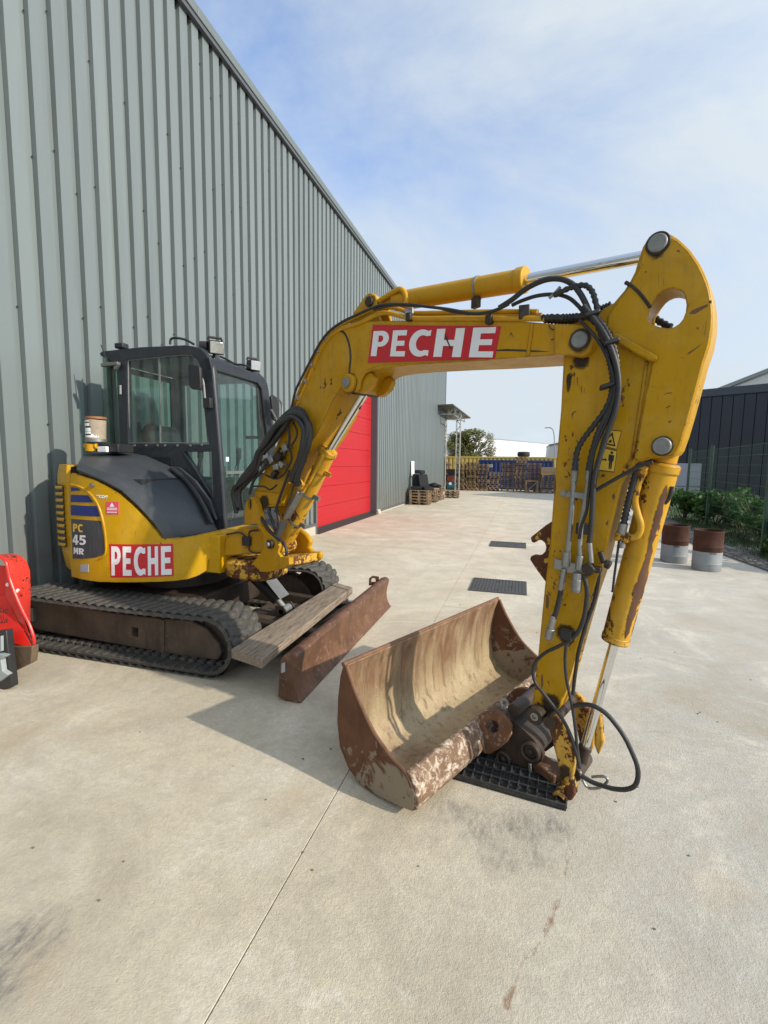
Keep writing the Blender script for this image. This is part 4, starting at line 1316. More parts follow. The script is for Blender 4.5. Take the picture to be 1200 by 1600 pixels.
# stripes, model panel, decals on the side
def on_side(q, d=-.003):
    """unit square mapped onto the bent side between four corners (x, z)."""
    (ax, az), (bx_, bz), (cx, cz), (dx, dz) = q
    def f(u, v):
        x = (ax * (1 - u) + bx_ * u) * (1 - v) + (dx * (1 - u) + cx * u) * v
        z = (az * (1 - u) + bz * u) * (1 - v) + (dz * (1 - u) + cz * u) * v
        return fc(x, z, d)
    return f
panel('blue_stripe', [(-3.613,1.367),(-3.528,1.362),(-3.482,1.345),(-3.616,1.332)], 'decal_blue', sp, -.003, .001, bevel=0)
panel('blue_stripe', [(-3.619,1.303),(-3.405,1.306),(-3.354,1.25),(-3.625,1.241)], 'decal_blue', sp, -.003, .001, bevel=0)
panel('blue_stripe', [(-3.627,1.217),(-3.323,1.22),(-3.293,1.137),(-3.636,1.13)], 'decal_blue', sp, -.003, .001, bevel=0)
mpn = panel('model_panel', [(-3.634,1.097),(-3.478,1.102),(-3.289,1.1),(-3.269,0.975),(-3.263,0.848),(-3.29,0.819),(-3.357,0.794),(-3.504,0.771),(-3.643,0.759)], 'scratched', sp, -.003, .001, bevel=0)
m = MB(); m.tube([Vector(fc(p[0], p[1], -.004)) for p in [(-3.611,1.389),(-3.503,1.376),(-3.403,1.337),(-3.327,1.267),(-3.282,1.174),(-3.253,1.039),(-3.245,0.902),(-3.259,0.827),(-3.311,0.786)]], .009, 8); m.build('panel_rim', 'yellow', sp)
def scaled(f, pts): return [f(*p) for p in pts]
def letters_on(parent, word, f, spans, mat, thick_dir):
    for ch, (ua, ub) in zip(word, spans):
        o, h = letter(ch)
        def ff(u, v, n): return f(ua + (ub - ua) * u, v) + thick_dir * n
        m = MB(); m.prism(o, ff, 0, .001, h); m.build('letter', mat, parent, smooth=0)
for word, q, mt_ in (('PC', [(-3.612,0.993),(-3.49,0.994),(-3.485,1.064),(-3.605,1.061)], 'decal_yel'), ('45', [(-3.627,0.882),(-3.456,0.891),(-3.45,0.972),(-3.619,0.968)], 'decal_white'), ('MR', [(-3.621,0.801),(-3.489,0.808),(-3.485,0.859),(-3.615,0.859)], 'decal_white')):
    letters_on(mpn, word, on_side(q, -.0045), ((0, .46), (.54, 1)), mt_, Vector((0, -1, 0)))
dec = panel('name_decal', [(-3.218,0.914),(-2.725,0.921),(-2.728,0.652),(-3.218,0.636)], 'decal_red', sp, -.0025, .001, bevel=0)
SQ = [(-3.208,0.653),(-2.738,0.665),(-2.734,0.903),(-3.198,0.896)]
letters_on(dec, 'PECHE', on_side(SQ, -.004), ((.0, .175), (.215, .37), (.41, .60), (.64, .80), (.845, 1.0)), 'decal_white', Vector((0, -1, 0)))
m = panel('warning_sticker', [(-3.228,1.259),(-3.118,1.262),(-3.123,1.158),(-3.234,1.157)], 'decal_pink', sp, -.003, .001, bevel=0)
w = MB(); f_ = on_side([(-3.234,1.157),(-3.123,1.158),(-3.118,1.262),(-3.228,1.259)], -.0045)
w.bm.faces.new([w.bm.verts.new(f_(*p)) for p in ((.3, .62), (.7, .62), (.5, .95))])
for v_ in (.5, .38, .18):
    w.bm.faces.new([w.bm.verts.new(f_(*p)) for p in ((.1, v_ - .03), (.9, v_ - .03), (.9, v_ + .03), (.1, v_ + .03))])
w.build('sticker_print', 'decal_white', m, smooth=0)
panel('small_sticker', [(-3.54,0.718),(-3.442,0.728),(-3.447,0.662),(-3.546,0.655)], 'pale_grey', sp, -.003, .001, bevel=0)
text_obj('lettering', 'ecog', on_side([(-3.32,1.277),(-3.21,1.275),(-3.208,1.312),(-3.318,1.314)]), 'white', sp)
for px in [(-2.436,3.392,0.86)]:
    m = MB(); m.cyl(Vector(px), Vector(px) + Vector((.02, -.03, 0)), .022, 12); m.build('bolt', 'dark_steel', ex)
# --- cab
CY0, CY1 = 3.72, 4.76
cabn = [(-3.947,2.613),(-3.915,2.629),(-3.464,2.643),(-2.976,2.634),(-2.875,2.617),(-2.802,2.582),(-2.743,2.524),(-2.7,2.411),(-2.676,2.096),(-2.644,1.641),(-2.618,1.135),(-2.607,0.911),(-2.962,0.891),(-3.801,0.845),(-3.754,1.693),(-3.752,2.198),(-3.757,2.52),(-3.937,2.588)]
win = [(-3.639,2.538),(-3.006,2.559),(-2.924,2.552),(-2.864,2.524),(-2.826,2.461),(-2.801,2.173),(-2.75,1.75),(-3.659,1.749)]
tri = [(-3.032,1.685),(-2.728,1.686),(-2.72,1.273),(-2.733,1.266)]
cb_ = MB(); cb_.prism(cabn, fy, CY0, CY0 + .06, [win, tri]); cab_o = cb_.build('cab', 'cabm', ex, .008)
def pane(name, pts, f, a, b, mat='glass'):
    m = MB(); m.prism(pts, f, a, b); return m.build(name, mat, cab_o, smooth=0)
pane('side_window', [(-3.683,2.559),(-2.886,2.571),(-2.828,2.461),(-2.749,1.733),(-3.713,1.731)], fy, 3.748, 3.753)
pane('lower_window', [(-3.07,1.697),(-2.743,1.699),(-2.728,1.247)], fy, 3.748, 3.753)
m = MB(); q = [(-3.635,3.742,2.537),(-3.018,3.742,2.556),(-2.928,3.742,2.549),(-2.868,3.742,2.506),(-2.836,3.742,2.449),(-2.776,3.742,1.762),(-3.665,3.742,1.759),(-3.635,3.742,2.537)]
m.tube(q, .007, 6, 0); m.build('window_frame', 'steel', cab_o)
m = MB(); q = [(-3.279,3.742,2.549),(-3.302,3.742,1.762),(-3.273,3.742,1.762),(-3.25,3.742,2.548)]; m.bar(q[0], q[1], .012, .012); m.build('window_divider', 'steel', cab_o)
for p in [(-3.572,3.715,1.736),(-3.437,3.715,1.737),(-3.305,3.715,1.737),(-3.222,3.715,1.737),(-3.083,3.715,1.737),(-2.942,3.715,1.737),(-2.818,3.715,1.743)]:
    m = MB(); m.cyl(Vector(p), Vector(p) + Vector((0, -.012, 0)), .010, 10); m.build('screw', 'steel', cab_o)
rq = [(-3.941,2.589),(-3.757,2.52),(-3.754,1.693),(-3.965,1.692)]
pane('quarter_window', rq, fy, 3.74, 3.745, 'glass_green')
m = MB()
q = [(-3.424,1.646),(-3.161,1.654),(-3.166,1.547),(-3.367,1.611)]
for k in range(5):
    a, b = [(-3.37,1.628),(-3.159,1.63)]; z = a[1] - k * .022
    m.b2((a[0] + k * .012, 3.705, z - .006), (b[0], 3.722, z + .006))
m.build('vent_louvre', 'black', cab_o)
fo = [(3.688,2.509),(3.855,2.516),(4.527,2.506),(4.655,2.438),(4.716,2.166),(4.78,1.941),(4.844,1.608),(4.882,1.316),(4.87,0.768),(3.848,0.887),(3.802,1.642),(3.754,2.101),(3.72,2.411)]
fh = [(3.775,2.418),(4.475,2.419),(4.555,2.369),(4.643,1.953),(4.696,1.607),(4.724,1.036),(3.884,1.036),(3.827,1.777)]
m = MB(); m.prism(fo, fx, -2.70, -2.755, [fh]); m.build('front_frame', 'cabm', cab_o, .008)
pane('windscreen', fh, fx, -2.722, -2.727, 'glass_front')
m = MB(); m.tube([(-2.7,3.775,2.418),(-2.7,4.475,2.419),(-2.7,4.555,2.369),(-2.7,4.643,1.953),(-2.7,4.696,1.607),(-2.7,4.724,1.036),(-2.7,3.884,1.036),(-2.7,3.827,1.777),(-2.7,3.775,2.418)], .009, 6, 0); m.build('window_seal', 'black', cab_o)
m = MB(); m.tube([(-3.031,3.719,1.685),(-2.727,3.719,1.686),(-2.719,3.719,1.273),(-3.031,3.719,1.685)], .007, 6, 0); m.build('window_seal', 'black', cab_o)
m = MB(); q = [(-2.712,3.892,1.489),(-2.712,4.707,1.491)]; m.bar(q[0], q[1], .03, .028); m.build('windscreen_bar', 'steel', cab_o)
m = MB(); m.tube([Vector(p) + Vector((-.02, .03, 0)) for p in [(-2.843,3.73,2.592),(-2.783,3.73,2.561),(-2.738,3.73,2.503),(-2.707,3.73,2.413),(-2.683,3.73,2.098),(-2.651,3.73,1.641),(-2.625,3.73,1.134),(-2.617,3.73,0.921)]], .036, 12, 3); m.build('corner_pillar', 'cabm', cab_o)
m = MB(); m.tube([Vector(p) + Vector((-.02, 0, 0)) for p in [(-2.72,4.56,2.496),(-2.72,4.69,2.437),(-2.72,4.751,2.17),(-2.72,4.816,1.944),(-2.72,4.88,1.608),(-2.72,4.912,1.017)]], .03, 10, 3); m.build('corner_pillar', 'cabm', cab_o)
m = MB(); m.prism([(-3.95, 2.545), (-3.95, 2.615), (-3.4, 2.625), (-2.98, 2.612), (-2.86, 2.585), (-2.775, 2.50), (-2.745, 2.42), (-2.79, 2.42), (-2.86, 2.52), (-3.0, 2.55)], fy, CY0 + .062, CY1 - .062); m.build('cab_roof', 'cabm', cab_o, .016)
farw = [(-3.95, .80), (-2.74, .80), (-2.75, 2.42), (-2.86, 2.58), (-2.98, 2.61), (-3.95, 2.615)]
m = MB(); m.prism(farw, fy, CY1 - .06, CY1, [[(-3.82, 1.30), (-2.83, 1.30), (-2.86, 2.40), (-3.0, 2.46), (-3.82, 2.46)]]); m.build('far_side_frame', 'cabm', cab_o, .008)
pane('far_side_window', [(-3.84, 1.28), (-2.81, 1.28), (-2.84, 2.42), (-3.0, 2.48), (-3.84, 2.48)], fy, CY1 - .034, CY1 - .03, 'glass')
m = MB(); m.b2((-3.0, CY1 - .05, 1.85), (-2.86, CY1 - .02, 1.88)); m.build('door_handle', 'black', cab_o)
m = MB(); m.prism([(3.79, .80), (4.69, .80), (4.69, 2.53), (3.79, 2.53)], fx, -3.95, -3.90, [[(3.85, 1.45), (4.65, 1.45), (4.65, 2.48), (3.85, 2.48)]]); m.build('rear_frame', 'cabm', cab_o)
pane('rear_window', [(3.83, 1.43), (4.67, 1.43), (4.67, 2.50), (3.83, 2.50)], fx, -3.93, -3.925, 'glass_green')
# inside
m = MB(); m.b2((-3.9, 3.80, .82), (-2.78, 4.69, .95)); m.build('cab_floor', 'black', cab_o)
st_ = MB(); st_.prism([(-3.72, 1.25), (-3.18, 1.28), (-3.14, 1.40), (-3.55, 1.38), (-3.62, 1.42)], fy, 4.0, 4.48); st_ = st_.build('seat', 'seatm', cab_o, .03)
m = MB(); m.prism([(-3.70, 1.40), (-3.56, 1.40), (-3.63, 1.80), (-3.68, 1.95), (-3.74, 1.97), (-3.80, 1.90)], fy, 4.02, 4.46); m.build('backrest', 'seatm', st_, .04)
m = MB(); m.b2((-3.75, 3.84, .96), (-2.95, 3.98, 1.40)); m.b2((-3.75, 4.50, .96), (-3.0, 4.66, 1.42)); m.b2((-3.7, 4.05, .96), (-3.2, 4.45, 1.24)); m.build('console', 'seatm', cab_o, .03)
for y in (3.92, 4.56):
    m = MB(); m.cyl((-3.05, y, 1.40), (-3.0, y, 1.62), .018, 10); m.cyl((-3.0, y, 1.62), (-2.99, y, 1.74), .028, 12); m.build('joystick', 'black', cab_o)
for y in (4.12, 4.30):
    m = MB(); m.cyl((-2.92, y, .95), (-2.86, y, 1.55), .011, 8); m.build('travel_lever', 'steel', cab_o)
# mirrors, lights, antenna
q = [(-2.857,2.428),(-2.839,2.443),(-2.761,2.426),(-2.735,2.406),(-2.731,2.248),(-2.742,2.216),(-2.827,2.224),(-2.853,2.252)]
m = MB(); m.prism(q, fy, 3.60, 3.635); mr = m.build('side_mirror', 'black', cab_o, .008)
m = MB(); m.tube([(-2.804,3.66,2.332),(-2.764,3.66,2.325),(-2.746,3.66,2.274),(-2.736,3.66,2.152)], .010, 8); m.build('mirror_arm', 'steel', mr)
m = MB(); q = [(-2.766,3.69,2.157),(-2.692,3.69,2.149),(-2.688,3.69,2.065),(-2.728,3.69,2.066)]; m.b2((q[0][0], 3.67, q[2][2]), (q[1][0], 3.72, q[0][2])); m.build('mirror_bracket', 'black', mr, .005)
q = [(4.585,2.284),(4.626,2.309),(4.722,2.288),(4.762,2.169),(4.73,2.028),(4.633,2.053)]
m = MB(); m.prism(q, fx, -2.60, -2.63); mr = m.build('side_mirror', 'black', cab_o, .006)
m = MB(); m.tube([(-2.6,4.75,2.278),(-2.6,4.807,2.23),(-2.6,4.803,2.069),(-2.6,4.744,2.015),(-2.6,4.581,2.149)], .012, 8); m.build('mirror_arm', 'steel', mr)
def work_light(c, w, h, yaw, pitch):
    R = Matrix.Rotation(yaw, 3, 'Z') @ Matrix.Rotation(pitch, 3, 'Y')
    m = MB(); m.box(c, (.11, w, h), R=R); wl = m.build('work_light', 'black', cab_o, .016)
    m = MB(); m.box(Vector(c) + R @ Vector((.058, 0, 0)), (.012, w * .86, h * .84), R=R); m.build('lens', 'lens', wl, .004)
    m = MB()
    P = [R @ Vector(p) + Vector(c) for p in ((-.04, -w * .45, h * .5), (-.04, -w * .4, h * .70), (-.04, w * .4, h * .70), (-.04, w * .45, h * .5))]
    m.tube(P, .012, 8, 0); m.build('light_handle', 'black', wl)
    m = MB(); m.bar(Vector(c) + R @ Vector((-.03, 0, -h * .5)), Vector(c) + Vector((-.06, 0, -h * .5 - .10)), .03, .02, (0, 1, 0)); m.build('light_bracket', 'steel', wl)
q = [(-2.755,3.86,2.634)]; work_light(q[0], .14, .12, -.75, .22)
q = [(-2.758,4.5,2.595)]; work_light(q[0], .12, .11, -.60, .10)
m = MB(); m.tube([(-3.202,3.8,2.673),(-3.193,3.8,2.719),(-3.136,3.8,2.727),(-3.031,3.8,2.704),(-2.943,3.8,2.659)], .011, 8); m.build('light_cable', 'hose', cab_o)
m = MB(); m.tube([(-2.948,4.2,2.636),(-2.868,4.2,2.601),(-2.774,4.2,2.553),(-2.688,4.2,2.543),(-2.603,4.2,2.509)], .010, 8); m.build('light_cable', 'hose', cab_o)
m = MB(); q = [(-2.859,3.78,2.638)][0]; m.cyl(q, Vector(q) + Vector((.06, .02, .0)), .04, 14); m.build('horn', 'black', cab_o)
m = MB(); m.tube([(-3.906,3.7,2.683),(-3.872,3.7,2.605),(-3.839,3.7,2.526)], .005, 6, 0); m.build('antenna', 'black', cab_o)
m = MB(); q = [(-3.892,3.69,2.491),(-3.694,3.69,2.5),(-3.742,3.69,2.449),(-3.877,3.69,2.478)]; m.bar(q[0], q[1], .04, .03); m.bar(q[2], q[1], .03, .03); m.build('window_catch', 'plate', cab_o, .004)
m = MB(); q = [(-3.764,3.8,2.687)][0]; m.box(q, (.10, .08, .05)); m.build('roof_bracket', 'black', cab_o, .01)
m = MB(); q = [(-3.7,3.7,2.301),(-3.704,3.7,2.218)]; m.cyl(q[0], q[1], .012, 8); m.build('hinge', 'steel', cab_o)
m = MB(); q = [(-2.69,4.456,2.36),(-2.69,4.475,2.14),(-2.69,4.495,1.956)]; m.tube(q, .009, 6); m.build('wiper', 'black', cab_o)
m = MB(); q = [(3.928,1.637),(3.974,1.638),(3.973,1.595),(3.927,1.595)]; m.prism(q, fx, -2.7195, -2.7185); m.build('notice', 'white', cab_o)
# grease pump on the hood
gq = [(-3.752,3.45,1.784),(-3.74,3.45,1.968)]
c0, c1 = Vector(gq[0]), Vector(gq[1])
m = MB(); m.cyl(c0, c1 - Vector((0, 0, .012)), .082, 28); gp = m.build('grease_pump', 'pump_clear', ex, .004, label='clouded grease reservoir with a rust brown lid on the hood')
m = MB(); m.cyl(c1 - Vector((0, 0, .01)), c1 + Vector((0, 0, .014)), .086, 28); m.build('lid', 'pump_lid', gp, .005)
m = MB(); m.cyl(c0 - Vector((0, 0, .03)), c0, .088, 28); m.build('base', 'steel', gp, .004)
m = MB()
for (a0, a1, z0, z1) in ((-2.05, -1.05, .066, .160), (-2.05, -.45, .012, .062)):
    R_ = [[Vector((c0.x + .0835 * math.cos(a0 + (a1 - a0) * i / 6), c0.y + .0835 * math.sin(a0 + (a1 - a0) * i / 6), c0.z + z)) for i in range(7)] for z in (z0, z1)]
    m.loft(R_)
m.build('paper_label', 'white', gp)
for z0, z1 in ((.138, .150), (.096, .112), (.030, .042)):
    m = MB(); m.loft([[Vector((c0.x + .0842 * math.cos(a), c0.y + .0842 * math.sin(a), c0.z + z)) for a in (-1.95, -1.7, -1.45, -1.2)] for z in (z0, z1)]); m.build('label_print', 'decal_black', gp)
q = [(-3.775,3.42,1.719),(-3.777,3.42,1.69)]; m = MB(); m.cyl(Vector(q[0]) + Vector((0, 0, .02)), Vector(q[1]) - Vector((0, 0, .02)), .05, 18); m.cyl(Vector(q[0]) + Vector((-.07, 0, 0)), Vector(q[0]) + Vector((.07, 0, 0)), .028, 12); m.build('pump_body', 'cyl_clean', gp, .006)
q = [(-3.711,3.45,1.738),(-3.477,3.45,1.761),(-3.483,3.45,1.664),(-3.715,3.45,1.662)]; m = MB(); m.b2((q[0][0], 3.42, q[2][2]), (q[1][0], 3.6, q[0][2])); m.build('pump_bracket', 'black', gp, .006)
q = [(-3.623,3.4,1.69)][0]; m = MB(); m.box(q, (.10, .03, .05)); m.build('tag', 'white', gp, .004)

# --- nose and swing post
m = MB(); m.prism([(3.35, .66), (4.05, .66), (4.05, .98), (3.35, .98)], fx, -2.62, -2.40); m.build('nose_plate', 'yellow', ex, .01)
m = MB(); m.prism([(-2.397,0.945),(-2.259,1.047),(-2.084,1.064),(-2.007,0.999),(-2.009,0.882),(-2.039,0.848),(-2.407,0.796)], fy, 3.42, 3.60); ns = m.build('swing_lug', 'boom', ex, .01)
m = MB(); q = [(-2.211,3.4,0.98),(-2.138,3.4,0.984),(-2.14,3.4,0.904),(-2.212,3.4,0.899)]; m.b2((q[0][0], 3.385, q[2][2]), (q[1][0], 3.43, q[0][2])); m.build('connector', 'black', ns, .006)
m = MB(); m.tube([(-2.364,3.4,0.988),(-2.246,3.4,1.01),(-2.192,3.4,0.986),(-2.181,3.4,0.939)], .007, 6); m.build('cable', 'hose', ns)
m = MB(); m.tube([(-2.139,3.4,0.957),(-2.15,3.4,1.015),(-2.114,3.4,1.033),(-2.066,3.4,1.036)], .007, 6); m.build('cable', 'hose', ns)
m = MB(); m.tube([(-2.152,3.4,0.908),(-2.147,3.4,0.866),(-2.099,3.4,0.847),(-2.045,3.4,0.851)], .007, 6); m.build('cable', 'hose', ns)
q = [(-2.2,3.55,0.707)][0]
cx, cy_ = q[0], 3.60
m = MB(); m.lathe([(.02, .60), (.20, .60), (.262, .635), (.272, .69), (.265, .745), (.22, .775), (.02, .78)], (cx, cy_, 0), 40); m.build('swing_post', 'worn', ex, 0, 40)
m = MB(); m.cyl((cx - .36, 3.50, .70), (cx - .08, 3.50, .70), .05, 18); m.build('swing_ram', 'cylp', ex)
m = MB(); m.tube([(-2.428,3.36,0.789),(-2.441,3.36,0.745),(-2.417,3.36,0.703)], .008, 6); m.build('cable', 'hose', ex)
# casting: two cheeks rising to the boom foot
ck_ = [(2.622,1.204),(2.607,1.254),(2.579,1.292),(2.526,1.321),(2.474,1.306),(2.441,1.265),(2.422,1.206),(2.395,1.107),(2.338,1.068),(2.222,1.016),(2.176,0.967),(2.196,0.916),(2.158,0.887),(2.059,0.896),(2.06,0.842),(2.105,0.811),(2.295,0.752),(2.412,0.733),(2.532,0.782),(2.426,0.865),(2.374,0.928),(2.363,1.03),(2.454,1.112),(2.626,1.083)]
for n0, n1 in ((.045, .0), (-.26, -.305)):
    m = MB(); m.prism(ck_, fb, n0, n1, [circle([(2.545,1.258)][0], .024, 16, .045)] if n0 > 0 else ()); m.build('swing_casting', 'boom' if n0 > 0 else 'boom', ex, .016)
q = [(-1.79,3.368,0.795)][0]
m = MB(); m.prism([(2.367,0.843),(2.089,0.887),(2.09,0.823),(2.159,0.793),(2.353,0.737)], fb, .02, -.28); m.build('swing_casting', 'worn', ex, .015)
for px, r in (([(2.264,0.974)][0], .035),):
    m = MB(); m.cyl(fb(px[0], px[1], .075), fb(px[0], px[1], .0), r, 18); pn = m.build('pin', 'dark_steel', ex, .004)
    m = MB(); m.cyl(fb(px[0], px[1], .092), fb(px[0], px[1], .07), .018, 12); m.build('bolt_head', 'pin', pn, .003)
q = [(2.545,1.258)][0]
m = MB(); m.cyl(fb(q[0], q[1], .03), fb(q[0], q[1], -.29), .04, 20); m.build('boom_foot_pin', 'dark_steel', ex)

# --- boom
BO = [(0.12,2.23),(0.191,2.248),(0.25,2.264),(0.316,2.28),(0.672,2.346),(0.988,2.404),(1.243,2.447),(1.369,2.465),(1.429,2.464),(1.507,2.46),(1.6,2.452),(1.71,2.408),(1.789,2.33),(1.851,2.247),(1.933,2.121),(2.021,2.003),(2.099,1.908),(2.182,1.809),(2.253,1.714),(2.411,1.517),(2.498,1.412),(2.543,1.339),(2.553,1.282),(2.493,1.244),(2.359,1.249),(2.214,1.261),(2.151,1.378),(2.097,1.48),(1.979,1.626),(1.814,1.776),(1.71,1.906),(1.635,2.017),(1.551,2.098),(1.534,2.072),(1.505,2.053),(1.47,2.047),(1.43,2.047),(1.403,2.065),(1.392,2.099),(1.365,2.139),(1.328,2.159),(1.28,2.169),(1.161,2.171),(1.005,2.164),(0.745,2.146),(0.5,2.126),(0.277,2.112),(0.148,2.103),(0.113,2.101)]
m = MB(); m.prism(BO, fb, 0, -.29); bo = m.build('boom', 'boom', ex, .007)
# pressed ridge along the near face and the foot pad
m = MB(); m.prism([(2.543,1.328),(2.525,1.37),(2.26,1.363),(2.197,1.366),(2.222,1.278),(2.493,1.255)], fb, .008, -.002); m.build('foot_plate', 'boom', bo, .004)
m = MB(); m.prism([(0.287,2.272),(0.268,2.268),(0.283,2.114),(0.303,2.115)], fb, .004, -.002); m.build('weld_seam', 'boom', bo, .003)
m = MB(); m.prism([(1.285,2.165),(1.344,2.149),(1.376,2.109),(1.386,2.063),(1.43,2.039),(1.409,2.109),(1.376,2.152),(1.328,2.174),(1.198,2.185),(0.514,2.132),(0.5,2.123),(1.005,2.16)], fb, .006, -.002); m.build('edge_strip', 'boom', bo, .002)
CK = [(0.167,2.241),(0.117,2.231),(0.074,2.223),(0.037,2.211),(0.012,2.194),(-0.005,2.171),(-0.013,2.143),(-0.011,2.116),(0.001,2.096),(0.022,2.082),(0.044,2.078),(0.107,2.096),(0.16,2.103)]
for n0, n1 in ((.016, -.028), (-.262, -.306)):
    m = MB(); m.prism(CK, fb, n0, n1); m.build('boom_cheek', 'boom', bo, .006)
m = MB(); m.prism([(0.174,2.244),(0.127,2.236),(0.108,2.199),(0.104,2.128),(0.12,2.099),(0.168,2.105)], fb, -.03, -.26); m.build('boom_end', 'boom', bo)
m = MB(); q = [(1.482,2.104)][0]; m.cyl(fb(q[0], q[1], .03), fb(q[0], q[1], -.02), .058, 26); lb = m.build('ram_boss', 'boom', bo, .008)
m = MB(); m.cyl(fb(q[0], q[1], .045), fb(q[0], q[1], .02), .030, 18); m.build('pin_head', 'pin', lb, .004)
def pin(px, n, r, parent, ln=.03, rim=1.26):
    q = px
    m = MB(); m.ring(fb(q[0], q[1], n + .006), fb(q[0], q[1], n - .01), r * rim, r * .95, 26); pr_ = m.build('pin_collar', 'dark_steel', parent, .002)
    m = MB(); m.cyl(fb(q[0], q[1], n + ln), fb(q[0], q[1], n - .05), r, 26); o_ = m.build('pin', 'pin', parent, .005)
    return o_
PB = [(0.048,2.152)][0]
pin(PB, .016, .036, bo, .014)
# decal
QD = [(-0.945,2.846,2.21),(-0.159,2.496,2.126),(-0.134,2.485,2.278),(-0.909,2.83,2.431)]
m = MB(); QB = [(1.328,2.211),(0.466,2.127),(0.439,2.279),(1.289,2.433)]; m.prism(QB, fb, .0022, .0002); dc = m.build('name_decal', 'decal_red', bo)
QL = [(-0.924,2.836,2.249),(-0.172,2.502,2.134),(-0.152,2.493,2.279),(-0.904,2.827,2.393)]
letters_on(bo, 'PECHE', lambda u, v: bilin(QL, u, v), ((.0, .155), (.186, .318), (.345, .517), (.562, .775), (.835, 1.0)), 'decal_white', E2)
# scratches through the boom lettering
m = MB(); m.prism([(0.768,2.295),(0.759,2.287),(0.723,2.211),(0.729,2.211),(0.757,2.263)], fb, .0058, .004); m.build('scratch', 'dark_steel', bo)
m = MB(); m.tube([(0.087,2.387,2.244),(0.093,2.384,2.227),(0.113,2.375,2.218),(0.134,2.366,2.223),(0.138,2.364,2.197),(0.117,2.373,2.18),(0.098,2.382,2.175)], .0022, 5); m.build('scratch', 'dark_steel', bo)
# lug under the boom for the ram
for n0, n1 in ((-.012, -.06), (-.19, -.235)):
    m = MB(); m.prism([(1.46,2.11),(1.317,2.158),(1.29,2.124),(1.316,2.072),(1.359,2.045),(1.408,2.037),(1.448,2.056)], fb, n0, n1); m.build('ram_lug', 'boom', bo, .006)
m = MB(); q = [(-1.021,3.026,2.066)][0]; m.cyl(Vector(q) + E2 * .11, Vector(q) - E2 * .11, .03, 16); m.build('pin', 'dark_steel', bo)
# bracket for the arm ram's foot
for n0, n1 in ((-.06, -.085), (-.175, -.20)):
    m = MB(); m.prism([(1.557,2.503),(1.511,2.563),(1.417,2.643),(1.39,2.654),(1.358,2.651),(1.326,2.631),(1.312,2.598),(1.319,2.554),(1.281,2.455)], fb, n0, n1); m.build('ram_bracket', 'boom', bo, .006)
q = [(1.369,2.598)][0]
m = MB(); m.cyl(fb(q[0], q[1], -.04), fb(q[0], q[1], -.22), .03, 18); m.build('pin', 'dark_steel', bo, .004)
FOOT = fb(q[0], q[1], -.13)
# --- arm ram
PT = [(-0.228,2.492)][0]
TOP = fb(PT[0], PT[1], -.13)
e_ = Vector([(-0.041,2.589,2.525)][0])
ax = (e_ - FOOT).normalized()
m = MB(); m.cyl(FOOT, FOOT + ax * .16, .040, 20); m.cyl(FOOT + ax * .15, e_, .056, 30); ar = m.build('arm_ram', 'cyl_clean', ex, .006)
m = MB(); m.cyl(e_ - ax * .03, e_ + ax * .018, .064, 30); m.build('gland', 'cyl_clean', ar, .006)
m = MB(); m.cyl(FOOT - E2 * .07, FOOT + E2 * .07, .046, 22); m.build('ram_eye', 'cyl_clean', ar, .005)
p_ = FOOT + ax * ((e_ - FOOT).length * .74); m = MB(); m.ring(p_ - ax * .006, p_ + ax * .006, .061, .054, 28); m.build('ram_band', 'steel', ar)
m = MB(); m.bar(p_ + Vector((0, 0, -.055)) + E2 * .02, p_ + ax * .0 + Vector((0, 0, -.11)) + E2 * .02, .03, .05); m.build('band_clip', 'dark_steel', ar, .004)
m = MB(); m.cyl(e_, TOP, .027, 24); m.build('ram_rod', 'chrome', ex)
m = MB(); m.cyl(TOP - E2 * .07, TOP + E2 * .07, .052, 22); m.build('rod_eye', 'dark_steel', ex)
m = MB(); m.tube([(-0.899,2.911,2.592),(-0.857,2.892,2.606),(-0.806,2.87,2.62),(-0.757,2.848,2.631),(-0.726,2.834,2.616),(-0.707,2.826,2.583),(-0.702,2.824,2.553),(-0.711,2.827,2.525)], .016, 10); m.build('ram_pipe', 'cyl_clean', ar)

# --- stick
ST = [(0.135,2.091),(0.131,2.239),(0.003,2.252),(-0.027,2.283),(-0.07,2.298),(-0.11,2.342),(-0.131,2.376),(-0.146,2.408),(-0.158,2.461),(-0.17,2.501),(-0.182,2.52),(-0.205,2.531),(-0.232,2.534),(-0.271,2.519),(-0.297,2.495),(-0.318,2.47),(-0.339,2.443),(-0.358,2.412),(-0.377,2.379),(-0.392,2.347),(-0.407,2.311),(-0.417,2.275),(-0.429,2.221),(-0.434,2.173),(-0.435,2.132),(-0.431,2.071),(-0.415,2.003),(-0.399,1.902),(-0.384,1.811),(-0.368,1.726),(-0.354,1.667),(-0.344,1.649),(-0.329,1.639),(-0.25,1.631),(-0.209,1.616),(-0.177,1.584),(-0.145,1.511),(-0.126,1.385),(-0.087,1.143),(-0.05,0.993),(-0.017,0.82),(0.009,0.688),(0.042,0.511),(0.068,0.417),(0.108,0.336),(0.153,0.306),(0.196,0.31),(0.205,0.354),(0.2,0.469),(0.188,0.644),(0.18,0.814),(0.171,1.004),(0.155,1.219),(0.15,1.437),(0.142,1.68),(0.135,1.858)]
HO = [(-0.207,2.217),(-0.21,2.237),(-0.218,2.255),(-0.228,2.273),(-0.242,2.292),(-0.256,2.303),(-0.274,2.308),(-0.294,2.306),(-0.312,2.298),(-0.329,2.282),(-0.337,2.261),(-0.343,2.233),(-0.342,2.204),(-0.335,2.18),(-0.323,2.164),(-0.308,2.155),(-0.291,2.152),(-0.272,2.156),(-0.251,2.165),(-0.23,2.177),(-0.212,2.195)]
m = MB(); m.prism(ST, fb, -.03, -.17, [HO]); sk = m.build('stick', 'stick', ex, .007)
